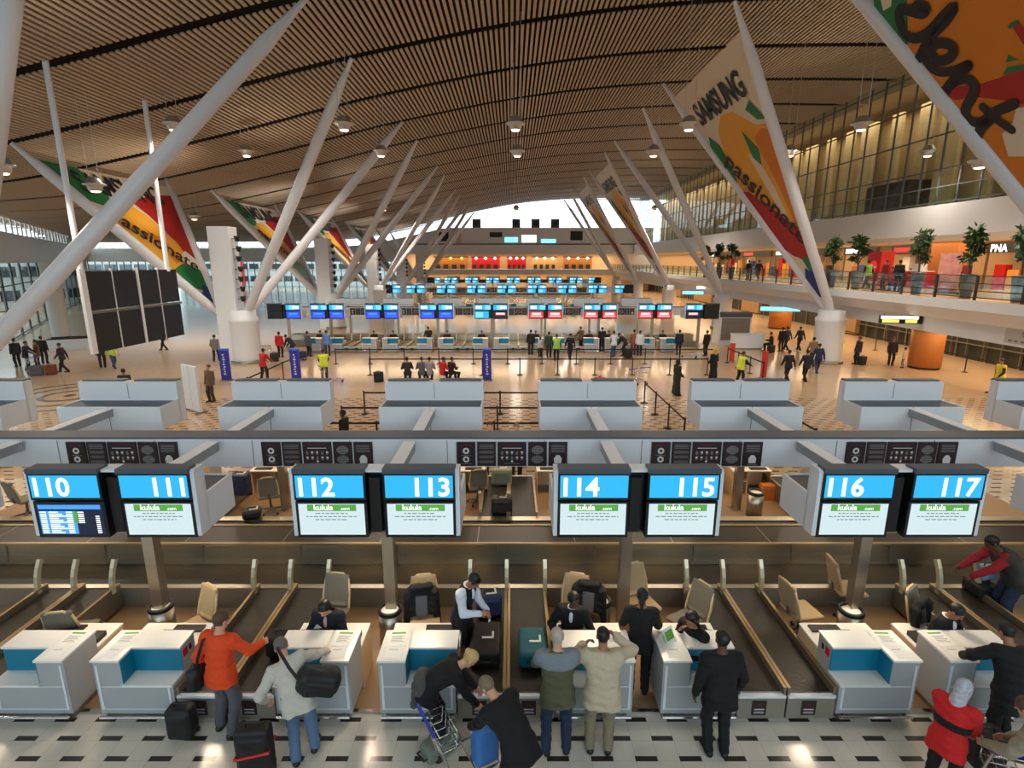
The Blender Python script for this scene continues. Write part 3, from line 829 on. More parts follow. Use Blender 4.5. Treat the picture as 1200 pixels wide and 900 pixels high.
def person(label, x, y, yaw, z=0.0, h=1.0, fat=1.0, lean=0, slean=0, pelvis=None, seated=False, head=(0, 0), hands=None, feet=None,
           skin=SK_M, top=None, layer=None, yoke=None, band=None, collar=None, bottom=None, dress=None, hair=('short', H_BL), curl=35, vox=1.0, elbow=None, shoes=SHOE, hands_on=True, cat='person', group=None):
    t = thing('person', label, cat, (x, y, z), R(yaw), group); t.scale = (h, h, h)
    pv = V3(pelvis if pelvis else ((0, 0, .58) if seated else (0, 0, .92)))
    M = np.array(Matrix.Rotation(R(slean), 3, 'Y') @ Matrix.Rotation(R(-lean), 3, 'X'))
    r, f, u = M[:, 0], M[:, 1], M[:, 2]
    bend = .55                                             # the lower spine turns less than the chest
    Ml = np.array(Matrix.Rotation(R(slean*bend), 3, 'Y') @ Matrix.Rotation(R(-lean*bend), 3, 'X')); ul = Ml[:, 2]
    waist = pv+ul*.17; chest = waist+u*.16; neck = waist+u*.36; sh = [waist+u*.30-r*.18*fat**.5, waist+u*.30+r*.18*fat**.5]
    # head follows the trunk half way, then pitch and yaw
    Mh = np.array(Matrix.Rotation(R(slean*.6), 3, 'Y') @ Matrix.Rotation(R(-lean*.55), 3, 'X') @ Matrix.Rotation(R(head[1]), 3, 'Z') @ Matrix.Rotation(R(-head[0]), 3, 'X'))
    hr, hf, hu = Mh[:, 0], Mh[:, 1], Mh[:, 2]
    hc = neck+unit(u*.5+hu*.5)*.075+hu*.095+hf*.02
    hd = hands or ((-.26, .06, .80), (.26, .06, .80))
    ft = feet or (((-.10, .42, .07), (.10, .40, .07)) if seated else ((-.11, 0, .07), (.11, .02, .07)))
    el = elbow or ((-.5, -.7, -.3), (.5, -.7, -.3))
    arms, legs = [], []
    for i in (0, 1):
        T = V3(hd[i]); E, W = two_bone(sh[i], T, .29, .26, el[i]); arms.append((sh[i], E, W))
        hip = pv+M[:, 0]*(.095*(1 if i else -1)); A = V3(ft[i]); K, A = two_bone(hip, A, .44, .43, (0.15*(1 if i else -1), 1, .1)); legs.append((hip, K, A))
    I = np.stack([r, f, u], 1); IH = np.stack([hr, hf, hu], 1); IL = Ml
    P = []
    fb = fat
    P += [('e', pv-ul*.01, (.155*fb, .115*fb, .13), IL, .03), ('e', waist, (.135*fb, .105*fb, .16), IL, .05), ('e', chest+u*.02, (.165*fb, .11*fb, .19), I, .05)]
    P += [('c', sh[0]-u*.0, sh[1], .062, .062, .05), ('c', neck-u*.05, hc-hu*.04, .058, .054, .03)]
    P += [('e', hc+hu*.025-hf*.008, (.074, .094, .095), IH, .01), ('e', hc+hf*.018-hu*.035, (.058, .072, .085), IH, .02),
          ('c', hc+hf*.088+hu*.012, hc+hf*.106-hu*.02, .009, .013, .008), ('e', hc+hf*.074-hu*.092, (.028, .02, .018), IH, .02),
          ('e', hc+hf*.084-hu*.055, (.024, .010, .009), IH, .006), ('e', hc+hf*.074+hu*.032, (.05, .016, .01), IH, .012)]
    for s in (-1, 1): P.append(('e', hc+hr*s*.076-hf*.005-hu*.005, (.012, .022, .034), IH, .006))
    for i in (0, 1):
        S, E, W = arms[i]; sg = 1 if i else -1
        P += [('c', S, E, .05, .041, .02), ('c', E, W, .041, .027, .012)]
        D = unit(W-E); N = unit(-r*sg*.8-u*.3+f*.15); N = unit(N-D*float(N @ D)); Sd = np.cross(D, N)
        pc = W+D*.055
        P.append(('b', pc, (.042, .05, .014), .012, np.stack([Sd, D, N], 1), .012))
        if vox < 1.5:
            ca = R(curl)
            for q, ln in enumerate((.072, .08, .075, .06)):
                b0 = W+D*.098+Sd*(-.033+.022*q); d1 = D*math.cos(ca*.6)+N*math.sin(ca*.6); m1 = b0+d1*ln*.55
                d2 = D*math.cos(ca*1.6)+N*math.sin(ca*1.6); P += [('c', b0, m1, .0095, .009, .004), ('c', m1, m1+d2*ln*.5, .009, .0078, .003)]
            s2 = 1 if float((np.cross(D, N)) @ f) > 0 else -1
            tb = W+D*.03+Sd*s2*.036; m1 = tb+unit(D*.7+Sd*s2*.6+N*.35)*.036; P += [('c', tb, m1, .012, .0105, .006), ('c', m1, m1+unit(D*.9+N*.5+Sd*s2*.15)*.03, .0105, .009, .003)]
        else: P.append(('c', W+D*.09, W+D*.15+N*.02, .028, .02, .01))
        hip, K, A = legs[i]
        P += [('c', hip, K, .080*fb, .05, .03), ('c', K, K+(A-K)*.4+V3((0, -.008, 0)), .049, .05, .02), ('c', K+(A-K)*.4, A, .05, .036, .02)]
        fd = V3((sg*.12, 1, 0)); fd = unit(fd); P.append(('c', A+V3((0, 0, -.03)), A+fd*.15+V3((0, 0, -.045)), .035, .026, .02))
    soft_obj('body', P, .0088*vox, skin, t)
    if vox < 1.5:
        b = MB()
        for s in (-1, 1): b.lathe([(0, -.009), (.007, -.006), (.01, 0), (.007, .006), (0, .009)], EYE, tuple(hc+hf*.083+hr*s*.031+hu*.012), 8)
        b.build('eyes', t)
    # clothes
    tp = dict(m=cloth(30, 30, 34), len=.16, off=.022, wr=.004, sleeve=1.0); tp.update(top or {})
    def trunk(off, ln, flare=.02):
        q = [('e', pv-ul*.02, (.16*fb+off, .12*fb+off, .14), IL, .03), ('e', waist, (.145*fb+off, .112*fb+off, .2), IL, .07), ('e', chest+u*.02, (.168*fb+off, .115*fb+off, .2), I, .06),
             ('c', sh[0], sh[1], .066+off*.6, .066+off*.6, .06), ('c', neck-u*.08, neck+u*.0, .085, .066, .04)]
        if not seated and ln > .1:
            e = pv-ul*(ln+.08)
            q += [('c', pv-r*.06*fb, e-r*(.065*fb+flare), .10*fb+off, .11*fb+off, .05), ('c', pv+r*.06*fb, e+r*(.065*fb+flare), .10*fb+off, .11*fb+off, .05)]
        q.append(('cut', pv-ul*ln, -ul)); q.append(('cut', neck+u*.012, u))
        return q
    q = trunk(tp['off'], tp['len'])
    if tp['sleeve']:
        for i in (0, 1):
            S, E, W = arms[i]; W2 = E+(W-E)*tp['sleeve']*.97
            q += [('c', S, E, .058+tp['off']*.7, .05+tp['off']*.5, .03), ('c', E, W2, .05+tp['off']*.5, .038+tp['off']*.4, .015)]
    soft_obj('top', q, .0125*vox, tp['m'], t, tp['wr'])
    if layer:
        soft_obj('vest', trunk(layer.get('off', .034), layer.get('len', .1)), .0125*vox, layer['m'], t, .002)['label'] = layer.get('label', 'dark sleeveless vest')
    if yoke:
        qq = trunk(tp['off']+.016, .05); qq.append(('cut', chest+u*.03, -u))
        for i in (0, 1):
            S, E, W = arms[i]; qq += [('c', S, S+(E-S)*.45, .068+tp['off']*.8, .064+tp['off']*.7, .03)]
        soft_obj('shoulder_panel', qq, .0125*vox, yoke, t, .003)
    if collar:
        soft_obj('collar', [('c', neck-u*.03, neck+u*.02, .088, .07, .02), ('e', chest+f*.105+u*.09, (.035, .05, .10), I, .03), ('cut', neck+u*.022, u)], .0095, collar, t)
    if band:
        qq = trunk(tp['off']+.012, .02); qq += [('cut', waist+u*.02, -u), ('cut', waist+u*.12, u)]
        soft_obj('chest_band', qq, .0125*vox, band, t, .003)
    if bottom is not False and not dress:
        bm = bottom or cloth(34, 34, 38); q = [('e', pv-ul*.02, (.160*fb, .120*fb, .13), IL, .03)]
        for i in (0, 1):
            hip, K, A = legs[i]; q += [('c', hip, K, .094*fb, .076, .03), ('c', K, A+V3((0, -.01, .01)), .076, .064, .03)]
        q.append(('cut', pv+ul*.10, ul))
        soft_obj('trousers', q, .0125*vox, bm, t, .004)
    if dress:
        e = V3((0, 0, .10)); q = [('e', pv, (.17*fb, .13*fb, .16), IL, .03), ('c', pv-r*.05, e-r*.13, .12, .15, .05), ('c', pv+r*.05, e+r*.13, .12, .15, .05), ('cut', (0, 0, .05), (0, 0, -1)), ('cut', pv+ul*.12, ul)]
        soft_obj('skirt', q, .0125*vox, dress, t, .006)
    for i in (0, 1):
        A = legs[i][2]; sg = 1 if i else -1; fd = unit(V3((sg*.12, 1, 0))); g = A[2]-.07
        q = [('c', V3((A[0], A[1], g+.045))-fd*.05, V3((A[0], A[1], g+.035))+fd*.17, .047, .04, .02), ('c', A+V3((0, 0, -.02)), A+V3((0, 0, .02)), .05, .05, .02), ('cut', (0, 0, g+.002), (0, 0, -1))]
        soft_obj('shoe', q, .0115*vox, shoes, t)
    st, hm = hair
    if st:
        q = [('e', hc+hu*.032-hf*.014, (.085, .102, .102), IH, .01)]
        if st in ('short', 'bald'): q += [('cut', hc+hf*.052+hu*.02, unit(hf*.8-hu*.55)), ('cut', hc-hu*.05, -hu)]
        elif st == 'scarf': q = [('e', hc+hu*.02-hf*.014, (.10, .112, .125), IH, .01), ('c', hc-hu*.06, neck-f*.03, .085, .09, .04), ('cut', hc+hf*.06, unit(hf-hu*.15))]
        else:
            q += [('cut', hc+hf*.052+hu*.02, unit(hf*.8-hu*.55))]
            if st == 'long': q += [('c', hc-hf*.045, hc-hf*.07-hu*.2, .075, .05, .04), ('c', hc-hr*.05-hf*.03, hc-hr*.06-hf*.05-hu*.17, .04, .03, .03), ('c', hc+hr*.05-hf*.03, hc+hr*.06-hf*.05-hu*.17, .04, .03, .03)]
            if st == 'pony': q += [('c', hc-hf*.10+hu*.03, hc-hf*.14-hu*.04, .03, .034, .02), ('c', hc-hf*.14-hu*.04, hc-hf*.12-hu*.2, .034, .018, .02)]
            if st == 'bun': q += [('e', hc-hf*.11+hu*.05, (.045, .045, .045), IH, .015)]
            if st == 'tuft': q += [('e', hc+hu*.13-hf*.02, (.03, .03, .04), IH, .02), ('c', hc+hu*.14-hf*.02, hc+hu*.2-hf*.05, .02, .012, .02)]
        soft_obj('headscarf' if st == 'scarf' else 'hair', q, .0095*vox, hm, t, .004)
    return t

BLK = cloth(12, 12, 14); NAVY = cloth(18, 20, 32); GREYT = cloth(86, 86, 92); JEAN = cloth(88, 116, 148); JEAND = cloth(32, 46, 72)
# --- travellers at the desks
X, Y = on_z(268, 857)
person('woman in bright orange jacket and grey trousers standing at a baggage lane', X, Y, -12, h=1.03, lean=6, head=(12, -18), hands=((-.30, .04, .88), (.34, .40, 1.10)), skin=SK_L,
       top=dict(m=cloth(226, 72, 22), len=.15, off=.03, wr=.006), bottom=GREYT, hair=('short', H_BR), feet=((-.13, .03, .07), (.11, -.05, .07)))
X, Y = on_z(356, 888)
person('man in pale grey pullover and blue jeans stooping to a black suitcase', X, Y, 14, lean=40, slean=-26, pelvis=(0, -.04, .90), head=(24, 12), hands=((-.42, .20, .78), (.30, .62, 1.06)), skin=SK_L,
       top=dict(m=cloth(196, 190, 178), len=.13, off=.03, wr=.007), bottom=JEAN, hair=('short', H_DG), feet=((-.08, -.06, .07), (.14, .08, .07)), curl=70)
person('blonde woman in black bending over a luggage trolley', *on_z(512, 872), -76, h=.97, lean=66, pelvis=(0, -.10, .90), head=(18, 0), hands=((-.12, .62, .62), (.16, .58, .60)), skin=SK_L,
       top=dict(m=BLK, len=.12, off=.026), bottom=BLK, hair=('bun', H_BD), curl=60)
# jacket tied round the waist
x_, y_ = on_z(512, 872); t = thing('tied_jacket', 'grey jacket bunched at the hips of the bending blonde woman', 'jacket', (x_-.14, y_+.03, .93))
soft_obj('cloth_body', [('e', (-.02, 0, 0), (.13, .22, .16), I3, .04), ('c', (-.06, -.1, -.02), (-.12, -.12, -.22), .08, .05, .05), ('c', (-.05, .1, 0), (-.1, .12, -.18), .08, .05, .05)], .013, cloth(72, 72, 70), t, .01)
person('person in black jacket with grey-brown hair leaning over blue bag', .02, 5.22, 44, lean=52, pelvis=(0, -.08, .92), head=(28, 6), hands=((-.16, .60, .78), (.12, .56, .74)), skin=SK_L, fat=1.15,
       top=dict(m=BLK, len=.2, off=.035), bottom=BLK, hair=('short', H_DB), curl=60)
person('grey-haired man in olive jacket with grey shoulders and dark jeans', *on_z(652, 880), 2, lean=11, head=(8, 4), hands=((-.20, .48, 1.06), (.20, .46, 1.08)), skin=SK_L, fat=1.12,
       top=dict(m=cloth(84, 84, 60), len=.15, off=.035, wr=.006), yoke=cloth(120, 128, 136), bottom=JEAND, hair=('bald', H_GR), feet=((-.14, -.02, .07), (.13, .0, .07)))
person('dark-haired man in beige jacket raising both hands beside a desk', *on_z(703, 880), -3, lean=13, head=(10, 0), hands=((-.22, .36, 1.32), (.20, .36, 1.46)), skin=SK_M, fat=1.15, elbow=((-1, -.1, -.5), (1, -.1, -.5)),
       top=dict(m=cloth(190, 176, 150), len=.17, off=.045, wr=.008), bottom=cloth(128, 118, 96), hair=('short', H_BL), feet=((-.14, .0, .07), (.10, .0, .07)), curl=60)
person('man in black suit with arms lowered before the desk below 115', *on_z(837, 880), 0, lean=5, head=(6, 0), hands=((-.29, .06, .84), (.30, .12, .88)), skin=SK_D, fat=1.1,
       top=dict(m=BLK, len=.18, off=.035), bottom=BLK, hair=('short', H_BL), feet=((-.10, -.03, .07), (.10, -.05, .07)))
person('man in black coat leaning on the desk below 117', 6.42, 5.98, 6, lean=24, slean=10, head=(16, -6), hands=((-.24, .48, 1.07), (.30, .44, 1.06)), skin=SK_M, fat=1.1, elbow=((-1, -.3, .1), (.6, -.6, -.2)),
       top=dict(m=BLK, len=.26, off=.04), bottom=BLK, hair=('short', H_BL))
person('woman in red jacket with black band and pale patterned headscarf', 5.12, 5.34, -58, h=.9, lean=12, head=(24, 0), hands=((-.14, .36, .92), (.16, .38, .9)), skin=SK_M,
       top=dict(m=cloth(198, 26, 26), len=.20, off=.04, wr=.006), band=BLK, bottom=BLK, hair=('scarf', mat('scarf_pattern', rgb(180, 180, 190), .8, noise=.6, nscale=22)), curl=60)
person('person in beige jacket at the corner with the trolley', 5.72, 4.78, 30, lean=22, head=(15, 0), hands=((-.14, .48, .98), (.22, .40, .95)), skin=SK_L,
       top=dict(m=cloth(150, 140, 118), len=.2, off=.04, wr=.007), bottom=BLK, hair=('short', H_BR), curl=60)
# --- staff behind the desks
X, Y = on_z(540, 668, 1.66)
person('male agent in white shirt and dark waistcoat tagging bags', X, Y, -118, lean=16, head=(34, -4), hands=((-.06, .42, 1.06), (.10, .40, 1.10)), skin=SK_M,
       top=dict(m=cloth(214, 218, 230), len=.06, off=.02, wr=.005), layer=dict(m=NAVY, len=.12, off=.026), collar=cloth(224, 226, 232), bottom=BLK, hair=('short', H_BL), curl=50)
X, Y = on_z(385, 706, 1.24)
person('seated female agent in dark blazer reading papers behind the desk below 112', X, Y+.05, 172, seated=True, lean=10, head=(32, 0), hands=((-.12, .34, .84), (.14, .34, .84)), skin=SK_L, top=dict(m=NAVY, len=.08, off=.026), collar=cloth(196, 150, 150), bottom=NAVY, hair=('long', H_BL))
X, Y = on_z(672, 702, 1.24)
person('seated agent in dark jacket behind the desk below 114 looking aside', X, Y+.05, 165, seated=True, lean=8, head=(8, 40), hands=((-.20, .36, .80), (.20, .34, .80)), skin=SK_D, top=dict(m=BLK, len=.08, off=.028), collar=cloth(220, 220, 224), bottom=BLK, hair=('short', H_BL))
X, Y = on_z(752, 700, 1.56)
person('woman in black with ponytail standing in the gap between desks', X, Y-.05, -8, h=.97, lean=4, head=(8, -8), hands=((-.16, .34, 1.05), (.18, .34, 1.05)), skin=SK_M, top=dict(m=BLK, len=.16, off=.022), bottom=BLK, hair=('pony', H_BL))
X, Y = on_z(820, 724, 1.24)
person('seated agent with dark hair behind the desk below 115, head turned', X, Y+.05, 120, seated=True, lean=12, head=(16, 15), hands=((-.16, .36, .82), (.10, .24, 1.02)), skin=SK_M, top=dict(m=BLK, len=.08, off=.026), bottom=BLK, hair=('long', H_BL))
X, Y = on_z(1118, 716, 1.28)
person('seated agent with white scarf over dark jacket behind the desk below 117', X, Y+.2, -155, seated=True, lean=10, head=(30, 0), hands=((-.14, .38, .82), (.16, .38, .82)), skin=SK_M, top=dict(m=BLK, len=.08, off=.028), collar=cloth(232, 232, 236), bottom=BLK, hair=('short', H_BL))
person('baggage worker with red sleeves and dark waistcoat bending over a lane', 8.62, 8.45, 78, h=1.08, lean=42, pelvis=(0, -.05, .92), head=(10, 0), hands=((-.10, .62, .90), (.16, .66, .92)), skin=SK_D, fat=1.1,
       top=dict(m=cloth(150, 22, 34), len=.06, off=.03), layer=dict(m=cloth(52, 50, 44), len=.16, off=.045), bottom=JEAND, hair=('short', H_BL), curl=50)

# --- people further down the hall: five poses, then individual copies
BGV = {}
def bgv(key, **kw): BGV[key] = person('bg', 0, 0, 0, vox=1.9, **kw)
bgv('stand', hands=((-.25, .05, .82), (.25, .08, .84)), feet=((-.1, 0, .07), (.1, .05, .07)))
bgv('walk', lean=4, hands=((-.26, .22, .92), (.26, -.16, .86)), feet=((-.08, -.24, .12), (.08, .28, .07)))
bgv('push', lean=10, hands=((-.2, .46, 1.02), (.2, .46, 1.02)), feet=((-.1, -.1, .07), (.1, .14, .07)))
for k_, src_ in (('vstand', dict(hands=((-.25, .05, .82), (.25, .08, .84)), feet=((-.1, 0, .07), (.1, .05, .07)))), ('vwalk', dict(lean=4, hands=((-.26, .22, .92), (.26, -.16, .86)), feet=((-.08, -.24, .12), (.08, .28, .07)))), ('vpush', dict(lean=10, hands=((-.2, .46, 1.02), (.2, .46, 1.02)), feet=((-.1, -.1, .07), (.1, .14, .07))))):
    bgv(k_, layer=dict(m=cloth(214, 226, 60), len=.14, off=.06, label='bright safety vest'), **src_)
bgv('bend', lean=50, pelvis=(0, -.08, .9), hands=((-.16, .5, .62), (.16, .5, .62)))
bgv('gown', dress=cloth(24, 24, 26), top=dict(m=cloth(24, 24, 26), len=.2, off=.04), hair=('scarf', cloth(24, 24, 26)), hands=((-.2, .2, .95), (.2, .2, .95)))
bgv('sit', seated=True, lean=6, hands=((-.16, .32, .8), (.16, .32, .8)))
BGUSED = set()
def bg(label, key, x, y, yaw, topc, botc=(30, 30, 36), skin=SK_M, hairm=H_BL, z=0.0, h=1.0, scarf=None, vest=None):
    src = BGV[key]
    t = copy_tree(src, label, (x, y, z), R(yaw)); t.scale = (h, h, h)
    for c in t.children:
        m = {'top': cloth(*topc), 'trousers': cloth(*botc), 'skirt': cloth(*botc), 'vest': cloth(*(vest or topc)), 'body': skin, 'hair': hairm, 'headscarf': scarf or cloth(*topc), 'shoe': SHOE}.get(c.name.split('.')[0])
        if m:
            c.material_slots[0].link = 'OBJECT'; c.material_slots[0].material = m
    return t
def bgp(label, key, px, py, *a, **k):
    X, Y = on_z(px, py, k.get('z', 0)); return bg(label, key, X, Y, *a, **k)
HV = (214, 226, 60)
bgp('person in dark coat by the glass facade, half behind the big strut', 'stand', 22, 430, 60, (36, 36, 42))
bgp('person in dark clothes beside a luggage cart near the facade', 'push', 33, 434, -70, (40, 38, 44))
bgp('person in brown coat near the glass facade', 'stand', 47, 432, 150, (104, 70, 50))
bgp('person in black standing behind the brown coat by the facade', 'stand', 53, 426, 20, (28, 28, 32))
bgp('person in dark jacket carrying a bag by the facade', 'walk', 76, 437, 100, (44, 36, 40), (26, 26, 30))
bgp('person in dark jacket under the flight board', 'stand', 121, 431, 30, (40, 40, 48))
bgp('worker in yellow-green jacket under the flight board', 'walk', 134, 432, -120, (176, 200, 80), (50, 66, 96))
bgp('tiny dark figure walking under the flight board corner', 'walk', 193, 411, 90, (36, 36, 40))
X, Y = on_z(144, 434, 1.66); bg('dark-haired person just above a white display back', 'stand', X, Y, 10, (52, 50, 56))
X, Y = on_z(244, 429, 1.66); bg('person in brown jacket beside the grey panel', 'stand', X, Y, 160, (110, 88, 66), (60, 56, 56), SK_L, H_BR)
bgp('person in grey sweater walking beside the white pylon', 'walk', 254, 424, 10, (120, 116, 116), (28, 30, 44))
bgp('person in red jacket waiting with luggage trolleys', 'stand', 329, 419, 0, (206, 30, 34))
bgp('person in black with red backpack near the blue totems', 'push', 310, 446, -20, (180, 36, 34), (28, 28, 32))
bgp('person in dark coat bending over luggage near red jacket', 'bend', 343, 419, 80, (34, 34, 42))
bgp('person in grey coat between the trolleys', 'stand', 362, 418, -30, (80, 78, 84))
bgp('worker in high-visibility vest near the blue totem', 'vpush', 381, 447, 20, (44, 44, 48), (40, 40, 44), vest=HV)
bgp('person in light blue shirt at the first second-island desk', 'stand', 384, 417, 0, (96, 132, 196), (60, 60, 72))
bgp('person in black leaning on a second-island desk', 'push', 503, 411, 20, (24, 24, 28))
X, Y = on_z(402, 483, 1.66); bg('person in black standing just beyond the white beam', 'stand', X, Y, 80, (24, 24, 26), skin=SK_D)
for px, lb, c, key in ((478, 'person in dark coat seated by the queue', (44, 42, 48), 'sit'), (495, 'person in grey seated by the queue', (96, 92, 98), 'sit'), (504, 'person in pale scarf seated by the queue', (150, 146, 150), 'sit'),
                       (519, 'person in red top seated by the queue', (200, 34, 36), 'sit'), (529, 'person in black jacket seated by the queue, beside red top', (36, 32, 36), 'sit')):
    bgp(lb, key, px, 449, 10 if px < 510 else -40, c)
X, Y = on_z(574, 498, 1.64); bg('light-haired head at the far side of the near island', 'stand', X, Y, 180, (190, 186, 180), skin=SK_L, hairm=H_BR)
X, Y = on_z(605, 500, 1.64); bg('brown-haired traveller facing a far desk of the near island', 'stand', X, Y, 180, (120, 96, 80), skin=SK_L, hairm=H_DB)
bgp('tall person in black at the second island near red screens', 'stand', 622, 416, 0, (26, 26, 30))
bgp('child in white and grey in the second-island queue', 'stand', 633, 418, 30, (190, 190, 194), h=.78)
bgp('person in dark green coat in the second-island queue', 'stand', 643, 419, -10, (44, 66, 54))
bgp('worker in lime vest in the second-island queue', 'vstand', 652, 423, 0, (34, 34, 38), (30, 30, 34), vest=(150, 196, 90))
bgp('person in black in the second-island queue', 'walk', 668, 422, 10, (22, 22, 26))
bgp('person in brown leaning at a second-island desk', 'push', 681, 411, 30, (96, 70, 52))
bgp('slim person in black standing at a red-screen desk', 'stand', 705, 412, 0, (24, 24, 28))
bgp('person in white shirt and blue jeans at a red-screen desk', 'push', 719, 418, 10, (206, 206, 212), (70, 88, 124))
bgp('person bent over luggage between two white shirts', 'bend', 731, 417, 60, (40, 42, 50))
bgp('person in brick red coat at the second island', 'stand', 742, 416, 0, (150, 84, 70), (120, 70, 60))
bgp('person in white shirt and dark trousers at the second island', 'stand', 749, 417, -10, (216, 216, 220))
bgp('person in dark blue at the end of the second-island desks', 'stand', 795, 416, 0, (30, 34, 56), (30, 34, 56))
bgp('man in black suit at the last second-island desk', 'stand', 827, 417, 20, (24, 24, 28))
bgp('woman in long black robe with yellow headscarf', 'gown', 835, 446, 30, (22, 22, 24), (22, 22, 24), scarf=cloth(206, 160, 40))
bgp('person in long dark green coat crossing the hall', 'gown', 792, 463, -80, (40, 50, 40), (40, 50, 40), scarf=cloth(30, 34, 30))
bgp('worker in high-visibility vest pushing a trolley by red post', 'vpush', 866, 450, -80, (30, 30, 34), (24, 24, 28), vest=HV)
bgp('person in black jacket walking away, nearest of the group by the gallery column', 'walk', 922, 448, 5, (30, 30, 34))
bgp('person with white collar stripe walking away near the gallery column', 'walk', 943, 448, 0, (34, 38, 42))
bgp('person in navy jacket beside the white collar stripe', 'walk', 957, 438, -10, (34, 40, 70), (50, 58, 84))
bgp('person in tan coat behind the navy jacket', 'walk', 951, 428, 0, (128, 104, 84))
bgp('person in dark coat further along the gallery side', 'walk', 936, 411, 10, (36, 36, 42))
bgp('person in black at the gallery side group edge', 'stand', 915, 412, 0, (28, 28, 32))
bgp('person in grey-blue coat in the gallery side group', 'walk', 921, 411, 20, (60, 66, 80))
bgp('person in dark clothes resting by a case, gallery side', 'sit', 903, 412, 60, (28, 28, 32))
bgp('person in dark jacket beside the honey wooden booth', 'stand', 1043, 428, 160, (40, 32, 28))
bgp('person with black case half behind the gallery column', 'stand', 1004, 427, 90, (44, 30, 40))
bgp('child in pale top by the honey wooden booth', 'stand', 1058, 431, 40, (200, 180, 160), (120, 110, 110), h=.72)
bgp('worker in yellow vest striding below the gallery sign', 'vwalk', 1168, 462, 80, (40, 40, 46), (34, 42, 84), vest=(216, 200, 70))
for px, lb, c, key, yw, hv in ((1016, 'worker in black with lime vest on the gallery', (24, 24, 28), 'vwalk', 20, 1), (1036, 'person in dark red jacket on the gallery by the red kiosk', (120, 26, 30), 'stand', 90, 0), (1044, 'child in red on the gallery', (200, 40, 40), 'stand', 60, 0),
                               (1052, 'person in black coat on the gallery by the red kiosk', (26, 26, 30), 'stand', -60, 0), (876, 'person in black on the far gallery stretch', (28, 28, 32), 'stand', 10, 0), (888, 'person in dark grey on the far gallery stretch', (48, 46, 50), 'walk', 0, 0),
                               (1131, 'person in dark red standing behind a planter on the gallery', (130, 36, 40), 'stand', 90, 0)):
    d = ray(px, 330); t_ = (21.9 if px < 1120 else 23)/d[0]
    bg(lb, key, d[0]*t_, d[1]*t_, yw, c, z=4.612, h=.78 if 'child' in lb else 1.0, vest=(150, 190, 90))
for j in range(14):                                     # agents seated behind the second island desks
    x = XI[1][j//2]+(-.7 if j % 2 == 0 else .7)
    if j in (1, 4, 7, 9, 12): continue
    bg('dark-haired agent seated behind the %s second-island desk from the facade' % ORD[j], 'sit', x, 31.5+7.9, 180, ((32, 32, 40), (44, 30, 60), (28, 30, 34))[j % 3])
for k in list(BGV): kill(BGV[k])
